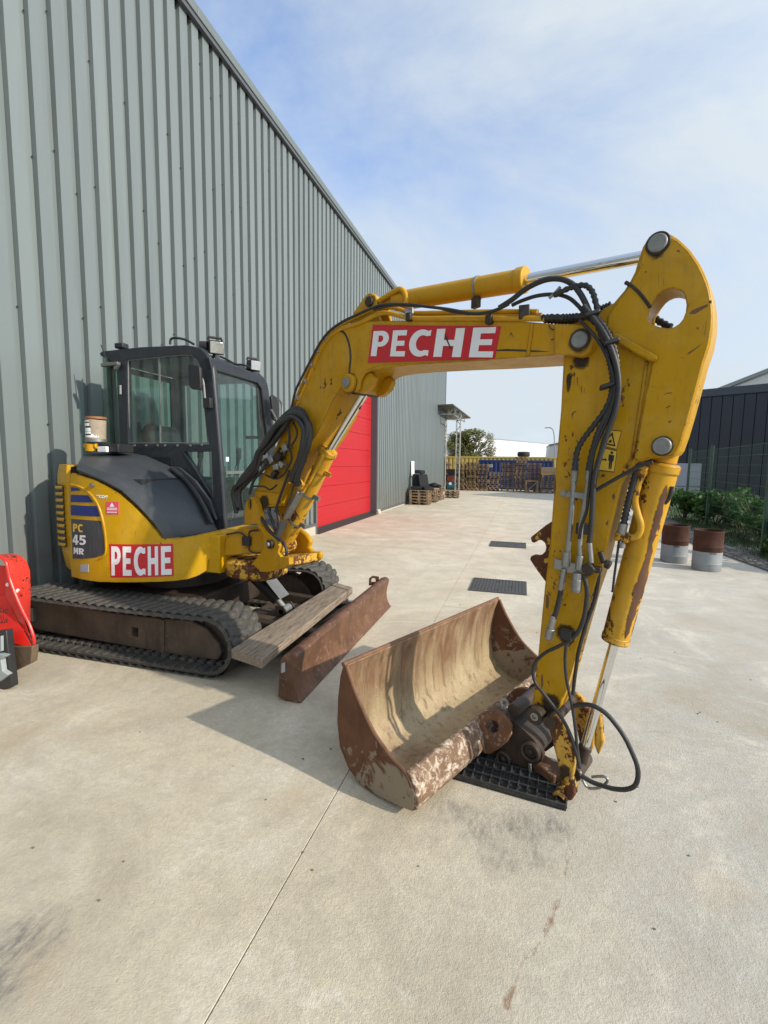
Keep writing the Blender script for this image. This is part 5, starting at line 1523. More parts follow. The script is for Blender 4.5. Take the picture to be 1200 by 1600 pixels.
# heavier cheek plate on the upper right of the stick
CP = [(-0.08,2.158),(-0.124,2.124),(-0.188,2.084),(-0.252,2.044),(-0.237,2.021),(-0.226,1.939),(-0.209,1.783),(-0.191,1.633),(-0.212,1.62),(-0.252,1.633),(-0.326,1.641),(-0.341,1.651),(-0.353,1.672),(-0.365,1.728),(-0.381,1.813),(-0.396,1.903),(-0.412,2.004),(-0.427,2.072),(-0.431,2.133),(-0.43,2.173),(-0.425,2.217),(-0.413,2.271),(-0.402,2.306),(-0.387,2.342),(-0.373,2.374),(-0.354,2.407),(-0.335,2.438),(-0.316,2.462),(-0.295,2.486),(-0.272,2.506),(-0.238,2.521),(-0.213,2.518),(-0.19,2.506),(-0.18,2.489),(-0.168,2.452),(-0.157,2.397),(-0.12,2.331),(-0.082,2.287),(-0.054,2.247),(-0.051,2.2)]
m = MB(); m.prism(CP, fb, -.018, -.031, [[(p[0], p[1]) for p in HO]]); m.build('cheek_plate', 'stick', sk, .004)
m = MB(); m.prism([(-0.081,2.162),(-0.099,2.159),(-0.191,2.093),(-0.255,2.047),(-0.261,2.032),(-0.25,2.024),(-0.233,2.028),(-0.169,2.07),(-0.086,2.132)], fb, .004, -.02); m.build('stiffener', 'stick', sk, .006)
m = MB(); m.tube([(0.38,2.282,2.369),(0.406,2.27,2.345),(0.434,2.258,2.31),(0.458,2.247,2.272),(0.472,2.241,2.246)], .008, 6); m.build('weld_seam', 'dark_steel', sk)
m = MB(); m.prism([(-0.208,2.039),(-0.222,2.032),(-0.208,1.837),(-0.189,1.633),(-0.176,1.586),(-0.161,1.586),(-0.176,1.633),(-0.193,1.838)], fb, -.024, -.032); m.build('weld_seam', 'stick', sk, .004)
m = MB(); m.prism([(0.143,1.337),(0.157,1.336),(0.199,1.304),(0.239,1.268),(0.279,1.231),(0.273,1.209),(0.26,1.204),(0.244,1.219),(0.224,1.225),(0.204,1.211),(0.196,1.19),(0.199,1.17),(0.214,1.152),(0.233,1.143),(0.257,1.143),(0.273,1.134),(0.277,1.117),(0.237,1.067),(0.191,1.016),(0.174,0.997),(0.13,1.005)], fb, -.09, -.125); m.build('catch_plate', 'worn', sk, .005)
pin(PT, -.018, .036, sk, .014)
PL = [(-0.296,1.683)][0]
pin(PL, -.018, .035, sk, .022, 1.15)
q = [(0.165,0.362)][0]
m = MB(); m.ring(fb(q[0], q[1], .035), fb(q[0], q[1], -.03), .042, .018, 24); m.build('stick_boss', 'link_dark', sk, .006)
m = MB(); m.ring(fb(q[0], q[1], .036), fb(q[0], q[1], .030), .020, .012, 18); m.cyl(fb(q[0], q[1], .028), fb(q[0], q[1], -.03), .019, 16); m.build('grease_fitting', 'steel', sk)
# warning plates on the stick
S1 = [(-0.05,1.689),(-0.12,1.67),(-0.136,1.751),(-0.064,1.759)]
S2 = [(-0.05,1.578),(-0.116,1.571),(-0.123,1.666),(-0.051,1.684)]
def sq(q, n): return lambda u, v: fb(*[(q[0][i] * (1 - u) + q[1][i] * u) * (1 - v) + (q[3][i] * (1 - u) + q[2][i] * u) * v for i in (0, 1)], n)
for q in (S1, S2):
    m = MB(); m.prism(q, fb, -.0285, -.0305); wp = m.build('warning_plate', 'decal_yel', sk)
    f_ = sq(q, -.0278); w = MB()
    def poly(pts): w.bm.faces.new([w.bm.verts.new(f_(*p)) for p in pts])
    for a, b in (((.0, .0), (1, .035)), ((.0, .965), (1, 1)), ((0, .04), (.035, .96)), ((.965, .04), (1, .96))):
        poly((a, (b[0], a[1]), b, (a[0], b[1])))
    if q is S1:
        o = [(.12, .14), (.88, .14), (.5, .90)]; i_ = [(.24, .22), (.76, .22), (.5, .72)]
        for k in range(3): poly((o[k], o[(k + 1) % 3], i_[(k + 1) % 3], i_[k]))
        poly(((.42, .28), (.60, .30), (.56, .46), (.46, .44)))
    else:
        poly([(.70 + .085 * math.cos(t * PI / 5), .85 + .065 * math.sin(t * PI / 5)) for t in range(10)])
        poly(((.54, .76), (.86, .76), (.86, .48), (.80, .48), (.80, .68), (.79, .12), (.72, .12), (.70, .44), (.68, .12), (.61, .12), (.60, .68), (.60, .48), (.54, .48)))
        poly(((.06, .5), (.18, .58), (.18, .525), (.34, .525), (.34, .58), (.46, .5), (.34, .42), (.34, .475), (.18, .475), (.18, .42)))
    w.build('pictogram', 'decal_black', wp, smooth=0)
# --- bucket ram
a_ = fb(PL[0], PL[1], -.13)
b_ = Vector([(0.448,2.372,0.793)][0]); r_ = Vector([(0.333,2.423,0.103)][0])
ax = (b_ - a_).normalized()
m = MB(); m.cyl(a_, a_ + ax * .09, .05, 22); m.cyl(a_ + ax * .07, b_, .066, 32, .058); br = m.build('bucket_ram', 'cylp', ex, .006)
rd_ = (-E1 * .82 + E2 * .55); rd_ = (rd_ - ax * rd_.dot(ax)).normalized(); sd_2 = ax.cross(rd_)
LR = (b_ - a_).length
for ta, tb, w0, off in ((.17, .52, .30, .25), (.46, .97, .46, .12), (.80, .97, .26, -.75), (.60, .72, .16, -.30)):
    m = MB(); R_ = []; NN = 26
    for i in range(NN + 1):
        t = ta + (tb - ta) * i / NN
        e = abs(math.sin(PI * i / NN)) ** .5
        lo = off - w0 * e * (.55 + .9 * abs(mnoise.noise((t * 21, w0 * 9, 1.0)))) ; hi = off + w0 * e * (.55 + .9 * abs(mnoise.noise((t * 24, w0 * 9, 7.0))))
        rr_ = .066 - .008 * max(0, (t * LR - .07) / (LR - .07)) + .0009
        R_.append([a_ + ax * (t * LR) + (rd_ * math.cos(lo + (hi - lo) * k / 5) + sd_2 * math.sin(lo + (hi - lo) * k / 5)) * rr_ for k in range(6)])
    m.loft(R_); m.build('bare_patch', 'primer', br)
m = MB(); m.cyl(a_ + ax * .075, a_ + ax * .115, .071, 32); m.build('ram_collar', 'cylp', br, .006)
m = MB(); m.cyl(b_ - ax * .02, b_ + ax * .014, .061, 32); m.build('gland', 'worn', br, .005)
m = MB(); m.cyl(b_, r_, .022, 24); m.build('ram_rod', 'chrome', ex)
m = MB(); m.cyl(r_ - E2 * .09, r_ + E2 * .09, .036, 22); m.cyl(r_ - ax * .12, r_, .03, 18); m.build('rod_eye', 'link_dark', ex, .005)
m = MB(); m.tube([(0.503,2.265,1.582),(0.492,2.27,1.563),(0.483,2.274,1.535),(0.474,2.278,1.485),(0.472,2.279,1.443),(0.486,2.273,1.388),(0.497,2.268,1.353),(0.497,2.268,1.319),(0.485,2.273,1.295),(0.464,2.282,1.287),(0.438,2.294,1.289)], .015, 10); m.build('ram_pipe', 'cylp', br)
m = MB(); q = [(0.466,2.282,1.584),(0.507,2.263,1.574)]; m.bar(q[0], q[1], .045, .05); m.build('pipe_block', 'cylp', br, .006)
m = MB(); q = [(0.409,2.307,1.292),(0.462,2.283,1.284)]; m.bar(q[0], q[1], .045, .045); m.build('pipe_block', 'cylp', br, .006)
m = MB(); q = [(0.434,2.29,1.261),(0.435,2.29,1.238)]; m.cyl(q[0], Vector(q[1]), .014, 10); m.build('bolt', 'steel', br)
# --- linkage
LK = [(0.107,0.374),(0.08,0.394),(0.062,0.407),(0.037,0.394),(0.018,0.376),(-0.008,0.338),(-0.025,0.297),(-0.036,0.248),(-0.039,0.201),(-0.036,0.151),(-0.026,0.108),(-0.004,0.072),(0.021,0.079),(0.033,0.136),(0.048,0.195),(0.071,0.267)]
for n0, n1 in ((.035, .005), (-.26, -.29)):
    m = MB(); m.prism(LK, fb, n0, n1); lk = m.build('bucket_link', 'worn', ex, .008)
m = MB(); q = [(0.085,0.366)][0]; m.cyl(fb(q[0], q[1], .05), fb(q[0], q[1], -.3), .030, 18); m.build('pin', 'link_dark', ex)
m = MB(); m.prism([(-0.04,0.47),(-0.068,0.427),(-0.085,0.325),(-0.1,0.221),(-0.078,0.147),(-0.055,0.197),(-0.05,0.342)], fb, -.20, -.235); m.build('bucket_link', 'worn', ex, .008)
m = MB(); q = [(0.016,0.016)][0]; q2 = [(-0.001,0.094)][0]
m.ring(fb(q[0], q[1], .075), fb(q[0], q[1], -.03), .034, .021, 24); m.build('link_tube', 'worn', ex, .005)
m = MB(); m.cyl(fb(q[0], q[1], .05), fb(q[0], q[1], -.3), .022, 18); m.build('pin', 'dark_steel', ex)
m = MB(); m.prism([(0.006,0.116),(-0.025,0.144),(-0.045,0.102),(-0.051,0.059),(-0.035,0.019),(-0.011,0.017),(-0.003,0.062)], fb, .045, .0); m.build('link_end', 'worn', ex, .008)
m = MB(); q = [(0.216,2.354,0.043),(-0.129,2.508,-0.004)]; m.bar(fb([(0.052,0.079)][0][0], .05, -.05), fb(.42, .075, -.16), .10, .05); m.build('link_bar', 'bladerust', ex, .008)

# --- bucket
BW = 1.60
BK = [(0.196,0.595),(0.219,0.524),(0.235,0.407),(0.241,0.277),(0.222,0.15),(0.156,0.058),(0.074,0.014),(-0.017,0.008),(-0.158,0.025),(-0.237,0.038)]
BK = [(p[0], max(p[1], .006)) for p in BK]
OP = [(-0.255,0.044),(-0.268,0.094),(-0.247,0.157),(-0.214,0.2),(-0.14,0.232),(-0.085,0.264),(-0.013,0.317),(0.047,0.385),(0.125,0.495),(0.177,0.591)]
OP = [(p[0], max(p[1], .006)) for p in OP]
m = MB()
NS = 8
ins = []
for i, p in enumerate(BK):
    a, b = BK[max(i - 1, 0)], BK[min(i + 1, len(BK) - 1)]
    t = Vector((b[0] - a[0], b[1] - a[1])).normalized(); nn = Vector((-t.y, t.x))
    if nn.dot(Vector((.1 - p[0], .35 - p[1]))) < 0: nn = -nn
    ins.append((p[0] + nn.x * .016, p[1] + nn.y * .016))
m.prism(BK + ins[::-1], fk, 0.0, -BW)
def bucket_mat():
    s = NT('bucket_steel')
    P = s.pos()
    z = s.sep(s.wpos())[2]
    n = s.noise(5, 8, .66, dist=.4)
    c = s.mix(s.rng(n, .3, .7), (.125, .064, .036), (.25, .145, .08))
    st = s.noise(2.2, 7, .7, vec=s.scale(P, (4, 4, .7)))
    c = s.mix(s.rng(st, .45, .68, 0, .7), c, (.36, .255, .15))
    lvl = s.math('ADD', s.rng(z, .48, .16, -.16, .20), s.math('MULTIPLY', s.noise(3.0, 7, .62, vec=s.scale(P, (1, 1, .6)), dist=.3), 1.0))
    c = s.mix(s.rng(lvl, .42, .72, 0, .88), c, (.37, .29, .165))
    c = s.mix(s.rng(s.noise(2.6, 7, .68, vec=s.scale(P, (5, 5, .55))), .50, .74, 0, .55), c, (.47, .39, .25))
    c = s.mix(s.rng(s.noise(3.4, 7, .68, vec=s.scale(P, (6, 6, .6))), .52, .68, 0, .75), c, (.12, .066, .038))
    c = s.mix(s.rng(s.noise(42, 6, .75, dist=.3), .60, .68, 0, .55), c, (.23, .095, .04))
    c = s.mix(s.rng(s.noise(30, 6, .75, dist=.2), .62, .70, 0, .5), c, (.55, .48, .38))
    c = s.mix(s.rng(s.noise(110, 4, .7), .52, .66, 0, .45), c, (.14, .085, .05))
    s.bump(s.noise(60, 6, .72), .3, .004)
    return s.done(c, .5, .15, .4)
M['bucket'] = bucket_mat()
def side_mat():
    s = NT('bucket_side_steel')
    n = s.noise(5, 8, .66, dist=.4)
    c = s.mix(s.rng(n, .3, .7), (.085, .034, .017), (.165, .075, .038))
    c = s.mix(s.rng(s.noise(3, 6, .7, vec=s.scale(s.pos(), (4, 4, .8))), .5, .72, 0, .6), c, (.05, .024, .014))
    xz = s.sep(s.wpos())
    g_ = s.math('ADD', s.rng(xz[2], .42, .08, -.16, .13), s.rng(xz[0], -.85, -.45, -.10, .06))
    lv = s.math('ADD', g_, s.noise(9, 8, .74, dist=.9))
    c = s.mix(s.rng(lv, .53, .60, 0, .85), c, (.27, .225, .16))
    c = s.mix(s.rng(s.noise(20, 6, .7), .58, .64, 0, .8), c, (.11, .06, .035))
    s.bump(s.noise(60, 6, .72), .4, .004)
    return s.done(c, .75, 0, .3)
M['sidep2'] = side_mat()
bu = m.build('bucket', 'bucket', ex, .003, 40)
for n0, n1 in ((.004, -.016), (-BW + .016, -BW - .004)):
    m = MB(); m.prism(BK + OP, fk, n0, n1); m.build('side_plate', 'sidep2', bu, .005)
m = MB(); m.tube([fk(BK[0][0], BK[0][1], .004), fk(BK[0][0], BK[0][1], -BW - .004)], .0125, 10, 0); m.build('cutting_edge', 'rust', bu)
for n_ in (-.002, -BW + .006):
    m = MB(); m.tube([fk(p[0], p[1], n_) for p in OP[2:]], .010, 8, 2); m.build('side_rim', 'rust', bu)
BR = [(-0.199,0.209),(-0.222,0.216),(-0.244,0.205),(-0.27,0.16),(-0.289,0.096),(-0.276,0.059),(-0.248,0.037),(-0.229,0.046),(-0.243,0.091),(-0.219,0.147)]
BR = [(p[0], max(p[1], .004)) for p in BR]
m = MB(); m.prism(BR, fk, .002, -BW - .002); m.build('mounting_bar', 'bartop', bu, .006)
EA = [(-0.222,0.2),(-0.24,0.24),(-0.27,0.277),(-0.304,0.298),(-0.341,0.31),(-0.381,0.308),(-0.411,0.287),(-0.428,0.256),(-0.428,0.214),(-0.409,0.167),(-0.371,0.116),(-0.321,0.061),(-0.283,0.049),(-0.254,0.073),(-0.237,0.125)]
EH = [(-0.281,0.197),(-0.291,0.23),(-0.317,0.253),(-0.347,0.256),(-0.36,0.236),(-0.356,0.206),(-0.331,0.178),(-0.301,0.173)]
for n0, n1 in ((-.585, -.615), (-.935, -.965)):
    m = MB(); m.prism(EA, fk, n0, n1, [EH]); m.build('bucket_ear', 'sidep', bu, .006)
q = [(-0.414,0.319)][0]
m = MB(); m.cyl(fk(q[0], q[1], -.64), fk(q[0], q[1], -.98), .034, 22); m.ring(fk(q[0], q[1], -.92), fk(q[0], q[1], -.95), .044, .03, 22); m.build('bucket_pin', 'link_dark', ex, .004)
q = (sum(p[0] for p in EH) / 8, sum(p[1] for p in EH) / 8)
m = MB(); m.cyl(fk(q[0], q[1], -.64), fk(q[0], q[1], -.9), .024, 18); m.build('bucket_pin', 'link_dark', ex)
# --- quick hitch
HT = [(-0.374,0.273),(-0.422,0.256),(-0.47,0.236),(-0.523,0.208),(-0.565,0.174),(-0.58,0.143),(-0.572,0.105),(-0.511,0.021),(-0.419,-0.087),(-0.38,-0.118),(-0.338,-0.123),(-0.314,-0.101),(-0.293,-0.077),(-0.172,-0.075),(-0.131,-0.101),(-0.158,-0.042),(-0.226,0.011),(-0.315,0.056),(-0.37,0.116),(-0.404,0.184)]
HT = [(p[0], max(p[1], .03)) for p in HT]
for n0, n1 in ((-.645, -.675), (-.86, -.89)):
    m = MB(); m.prism(HT, fk, n0, n1); qh = m.build('hitch_plate', 'link_dark', ex, .008)
    if n0 > -.7: qh0 = qh
m = MB(); m.prism([(min(p[0], -.05) * .96, p[1] * .92 + .02) for p in HT if p[0] < .0], fk, -.68, -.85); m.build('hitch_core', 'dark_steel', qh0)
for px, r in (([(-0.521,0.144)][0], .052), ([(-0.376,-0.054)][0], .042)):
    m = MB(); m.ring(fk(px[0], max(px[1], r), -.615), fk(px[0], max(px[1], r), -.65), r, r * .68, 26); m.build('hitch_boss', 'link_dark', qh0, .006)
    m = MB(); m.cyl(fk(px[0], max(px[1], r), -.628), fk(px[0], max(px[1], r), -.65), r * .66, 22); m.cyl(fk(px[0], max(px[1], r), -.615), fk(px[0], max(px[1], r), -.65), r * .3, 14); m.build('hitch_pin', 'dark_steel', qh0, .004)
q = [(-0.521,0.049)][0]; m = MB(); m.bar(fk(q[0], q[1] + .03, -.63), fk(q[0] - .005, q[1] - .02, -.63), .012, .014); m.build('lock_clip', 'steel', qh0, .002)

# --- pipes and hoses
def hose(pts, r, rib=0, mat='hose', name='hose', seg=10, parent=ex):
    m = MB(); m.tube(pts, r, seg, 5 if not rib else 4, rib); return m.build(name, mat, parent, 0, 60)
# steel pipes along the top of the boom
hose([(0.035,2.446,2.324),(-0.148,2.528,2.362),(-0.353,2.619,2.401),(-0.562,2.712,2.44),(-0.666,2.758,2.465),(-0.753,2.797,2.505),(-0.844,2.837,2.531),(-0.938,2.879,2.532),(-1.063,2.935,2.511),(-1.151,2.974,2.493),(-1.25,3.018,2.467),(-1.341,3.059,2.416),(-1.425,3.096,2.322),(-1.487,3.124,2.222),(-1.584,3.167,2.076),(-1.651,3.197,1.98)], .0125, 0, 'cyl_clean', 'boom_pipe')
hose([(0.069,2.398,2.276),(-0.083,2.466,2.306),(-0.347,2.583,2.358),(-0.574,2.685,2.402),(-0.678,2.731,2.43),(-0.765,2.769,2.465),(-0.841,2.803,2.488),(-0.916,2.837,2.481),(-1.023,2.884,2.46),(-1.147,2.939,2.455),(-1.261,2.99,2.423),(-1.335,3.023,2.361),(-1.394,3.05,2.277),(-1.455,3.077,2.173),(-1.544,3.116,2.041),(-1.597,3.14,1.95)], .0135, 0, 'cyl_clean', 'boom_pipe')
hose([(0.054,2.503,2.322),(-0.152,2.595,2.36),(-0.437,2.722,2.414),(-0.683,2.832,2.466)], .013, 0, 'cyl_clean', 'boom_pipe')
hose([(-0.1,2.44,2.368),(-0.176,2.475,2.351),(-0.274,2.518,2.359),(-0.416,2.581,2.41),(-0.548,2.64,2.452),(-0.649,2.685,2.484),(-0.822,2.762,2.521),(-0.937,2.813,2.516),(-1.034,2.857,2.502),(-1.137,2.902,2.484),(-1.244,2.95,2.448),(-1.328,2.987,2.386),(-1.405,3.021,2.297),(-1.484,3.057,2.201),(-1.561,3.091,2.1),(-1.601,3.109,1.992),(-1.648,3.13,1.905)], .0085)
hose([(-0.291,2.526,2.359),(-0.397,2.573,2.394),(-0.49,2.614,2.436),(-0.608,2.667,2.468),(-0.777,2.742,2.504),(-0.895,2.794,2.507)], .006)
for p in [(-0.651,2.713,2.423),(-0.19,2.508,2.319)]:
    m = MB(); m.box(p, (.035, .05, .045), rz=math.atan2(E1.y, E1.x)); m.build('pipe_clamp', 'dark_steel', bo, .006)
m = MB(); q = [(-0.661,2.734,2.479),(-0.659,2.733,2.415)]; m.bar(q[0], q[1], .035, .05, (1, 0, 0)); m.build('pipe_clamp', 'steel', bo, .004)
m = MB(); q = [(-0.028,2.452,2.357),(-0.025,2.451,2.291)]; m.bar(q[0], q[1], .045, .05, (1, 0, 0)); m.build('pipe_clamp', 'dark_steel', bo, .004)
hose([(-1.206,2.966,2.45),(-1.152,2.942,2.436),(-1.12,2.928,2.403),(-1.093,2.916,2.339),(-1.083,2.911,2.259),(-1.092,2.915,2.18),(-1.087,2.913,2.112)], .007)
for px in [(-1.289,2.992,2.417),(-1.358,3.023,2.345),(-1.412,3.047,2.26),(-1.473,3.074,2.16),(-1.55,3.108,2.049)]:
    m = MB(); m.box(px, (.03, .035, .014), R=Matrix.Rotation(-1.0, 3, E2)); m.build('pipe_clamp', 'steel', bo, .004)
# arching hoses from boom to stick
hose([(-0.145,2.461,2.36),(-0.085,2.434,2.385),(-0.022,2.406,2.42),(0.055,2.371,2.438),(0.12,2.343,2.428),(0.17,2.32,2.396),(0.202,2.306,2.353),(0.227,2.295,2.305),(0.249,2.285,2.252),(0.271,2.276,2.208)], .0125)
hose([(-0.085,2.467,2.369),(-0.041,2.447,2.38),(0.031,2.415,2.387),(0.108,2.381,2.375),(0.162,2.357,2.349),(0.2,2.34,2.31),(0.227,2.328,2.272),(0.254,2.316,2.234)], .009)
hose([(0.099,2.352,2.361),(0.151,2.329,2.376),(0.189,2.312,2.381),(0.226,2.295,2.374),(0.252,2.284,2.344),(0.266,2.278,2.302),(0.28,2.271,2.251)], .013, .016)
hose([(0.081,2.371,2.357),(0.107,2.359,2.377),(0.127,2.35,2.397)], .007, 0, 'steel', 'pipe_fitting')
hose([(0.052,2.406,2.282),(0.097,2.386,2.276),(0.145,2.364,2.266),(0.198,2.341,2.259),(0.243,2.321,2.258),(0.273,2.308,2.252)], .0165, .014)
hose([(0.066,2.465,2.289),(0.15,2.428,2.267),(0.23,2.392,2.254),(0.281,2.369,2.25)], .0155, .014)
hose([(0.248,2.275,2.255),(0.269,2.265,2.219),(0.29,2.256,2.167),(0.31,2.247,2.106),(0.329,2.238,2.045),(0.345,2.232,1.97),(0.344,2.232,1.896),(0.326,2.24,1.838),(0.298,2.253,1.791),(0.268,2.266,1.746),(0.243,2.277,1.705),(0.227,2.284,1.663),(0.222,2.286,1.614),(0.221,2.287,1.577)], .0135, .016)
hose([(0.257,2.265,2.241),(0.293,2.249,2.199),(0.323,2.236,2.142),(0.348,2.225,2.073),(0.361,2.219,1.993),(0.361,2.219,1.914),(0.346,2.226,1.85),(0.325,2.235,1.797),(0.304,2.244,1.744),(0.288,2.251,1.676),(0.279,2.255,1.62),(0.276,2.257,1.578)], .0135, .016)
hose([(0.22,2.271,2.282),(0.254,2.255,2.23),(0.293,2.238,2.17),(0.326,2.223,2.1),(0.354,2.211,2.013),(0.367,2.205,1.925),(0.361,2.208,1.834),(0.342,2.216,1.761),(0.325,2.224,1.689),(0.307,2.232,1.607),(0.297,2.237,1.532),(0.297,2.236,1.426),(0.297,2.237,1.341),(0.293,2.238,1.261)], .0120)
hose([(0.206,2.282,2.228),(0.258,2.259,2.165),(0.302,2.24,2.092),(0.337,2.224,2.008),(0.352,2.217,1.928),(0.346,2.22,1.836),(0.322,2.231,1.757),(0.295,2.243,1.676),(0.285,2.247,1.593),(0.28,2.249,1.48),(0.275,2.252,1.395),(0.26,2.258,1.337),(0.253,2.261,1.272)], .007)
hose([(0.496,2.394,2.269),(0.52,2.383,2.243),(0.551,2.37,2.215),(0.581,2.356,2.191)], .016, .016)
hose([(0.304,2.425,2.309),(0.326,2.415,2.313),(0.348,2.405,2.319)], .016, .016)
for p in [(0.254,2.261,2.242),(0.327,2.229,1.935),(0.331,2.227,2.113)]:
    m = MB(); m.box(p, (.062, .045, .018), R=Matrix.Rotation(.3, 3, E2)); m.build('hose_tie', 'black', sk, .006)
hose([(0.302,2.256,1.486),(0.353,2.233,1.525),(0.409,2.209,1.565),(0.462,2.185,1.601),(0.504,2.166,1.617)], .008)
# pipes down the face of the stick
hose([(0.225,2.307,1.597),(0.222,2.308,1.548),(0.222,2.308,1.49),(0.219,2.309,1.387),(0.215,2.311,1.268),(0.211,2.313,1.172)], .0125, 0, 'steel', 'stick_pipe')
hose([(0.278,2.272,1.578),(0.277,2.273,1.507),(0.268,2.277,1.421),(0.26,2.28,1.334),(0.259,2.281,1.246),(0.264,2.278,1.194)], .0115, 0, 'steel', 'stick_pipe')
for p, q, r in (([(0.226,2.306,1.632)][0], [(0.223,2.308,1.528)][0], .0165), ([(0.279,2.272,1.604)][0], [(0.278,2.272,1.53)][0], .0155), ([(0.264,2.278,1.194)][0], [(0.26,2.28,1.128)][0], .017), ([(0.255,2.277,1.114)][0], [(0.254,2.278,1.024)][0], .022), ([(0.21,2.314,1.202)][0], [(0.208,2.315,1.132)][0], .02), ([(0.203,2.317,1.122)][0], [(0.191,2.322,1.016)][0], .0145)):
    m = MB(); m.cyl(p, q, r, 8); m.build('pipe_fitting', 'steel', sk, .003)
m = MB(); q = [(0.254,2.278,1.084),(0.254,2.278,1.03)]; m.cyl(q[0], q[1], .0235, 18); m.build('coupler_cap', 'pin', sk, .003)
hose([(0.194,2.321,1.023),(0.186,2.324,0.96),(0.175,2.329,0.901),(0.163,2.335,0.854)], .0125)
for p, q, r in (([(0.167,2.333,0.887)][0], [(0.156,2.337,0.811)][0], .0155), ([(0.157,2.337,0.821)][0], [(0.149,2.34,0.768)][0], .021)):
    m = MB(); m.cyl(p, q, r, 14); m.build('pipe_fitting', 'steel', sk, .003)
m = MB(); q = [(0.174,2.338,1.469),(0.284,2.289,1.464)]; m.bar(q[0], q[1], .028, .032, E2); m.build('pipe_clamp', 'steel', sk, .006)
m = MB(); q = [(0.183,2.317,1.474)][0]; m.cyl(q, Vector(q) + E2 * .012, .013, 10); q = [(0.262,2.282,1.461)][0]; m.cyl(q, Vector(q) + E2 * .012, .013, 10); m.build('bolt', 'pin', sk)
m = MB(); q = [(0.159,2.347,1.137),(0.283,2.292,1.122)]; m.bar(q[0], q[1], .05, .022, E2); m.build('pipe_clamp', 'steel', sk, .004)
m = MB(); q = [(0.285,2.28,1.154),(0.32,2.265,1.119)]; m.bar(q[0], q[1], .05, .04, E2); m.build('valve_block', 'dark_steel', sk, .006)
m = MB(); q = [(0.316,2.266,1.139),(0.351,2.251,1.139)]; m.cyl(q[0], q[1], .016, 12); m.build('pipe_fitting', 'dark_steel', sk, .003)
m = MB(); q = [(0.298,2.274,1.255),(0.31,2.269,1.164)]; m.cyl(q[0], q[1], .012, 12); m.build('pipe_fitting', 'steel', sk, .003)
m = MB(); q = [(0.241,2.309,1.341),(0.297,2.283,1.289)]; m.b2(tuple(map(min, q[0], q[1])), tuple(map(max, q[0], q[1]))); m.build('connector', 'black', sk, .004)
hose([(0.281,2.271,1.109),(0.297,2.264,1.047),(0.298,2.263,0.973),(0.289,2.267,0.896),(0.271,2.275,0.837),(0.247,2.286,0.803),(0.226,2.295,0.775)], .0105)
hose([(0.223,2.286,0.778),(0.186,2.302,0.746),(0.137,2.324,0.703),(0.099,2.341,0.649),(0.086,2.347,0.596),(0.098,2.342,0.541),(0.134,2.325,0.503),(0.176,2.307,0.46),(0.229,2.283,0.401),(0.265,2.267,0.337),(0.29,2.256,0.269),(0.309,2.247,0.199)], .0085)
hose([(0.226,2.29,0.771),(0.224,2.291,0.696),(0.234,2.286,0.606),(0.251,2.279,0.533),(0.268,2.271,0.461),(0.283,2.265,0.373),(0.295,2.259,0.284),(0.31,2.253,0.202)], .0075)
hose([(0.356,2.314,1.305),(0.369,2.308,1.254),(0.358,2.313,1.188),(0.351,2.317,1.127),(0.349,2.317,1.067),(0.338,2.322,0.975),(0.312,2.334,0.862),(0.291,2.343,0.747),(0.279,2.349,0.616),(0.273,2.351,0.502)], .009)
m = MB(); q = [(0.367,2.265,1.169),(0.387,2.256,1.161)]; m.cyl(q[0], q[1], .02, 10); q = [(0.345,2.275,1.218),(0.362,2.267,1.168)]; m.cyl(q[0], q[1], .013, 10); m.build('pipe_fitting', 'dark_steel', sk, .003)
m = MB(); q = [(0.225,2.296,0.812)][0]; m.box(q, (.055, .03, .05), rz=math.atan2(E1.y, E1.x)); m.build('hose_clamp', 'black', sk, .006)
hose([(0.27,2.276,0.481),(0.293,2.265,0.494),(0.326,2.251,0.51),(0.362,2.235,0.511),(0.403,2.217,0.494),(0.439,2.201,0.461),(0.474,2.185,0.417),(0.5,2.173,0.369),(0.524,2.163,0.313),(0.531,2.159,0.263),(0.523,2.163,0.217),(0.496,2.175,0.185),(0.454,2.194,0.163),(0.413,2.212,0.154),(0.363,2.235,0.149),(0.318,2.255,0.158)], .0105)
hose([(0.316,2.288,0.157),(0.334,2.28,0.112),(0.356,2.27,0.094),(0.394,2.253,0.114),(0.423,2.241,0.152),(0.427,2.239,0.175),(0.409,2.247,0.179),(0.366,2.266,0.154)], .007, .008, 'steel', 'hose')
hose([(0.607,2.268,1.516),(0.603,2.27,1.475),(0.589,2.276,1.447),(0.568,2.285,1.432)], .009)
hose([(0.478,2.265,1.617),(0.464,2.272,1.554),(0.45,2.278,1.47),(0.44,2.282,1.399),(0.432,2.286,1.327)], .016, .016)
m = MB(); q = [(0.433,2.285,1.347),(0.428,2.287,1.301)]; m.cyl(q[0], q[1], .02, 10); m.build('pipe_fitting', 'steel', br, .003)
# protective sleeve spiral along the ram
hose([(0.422,2.29,1.289),(0.417,2.292,1.196),(0.412,2.295,1.108),(0.409,2.296,1.033)], .006, .010, 'black', 'hose_sleeve')
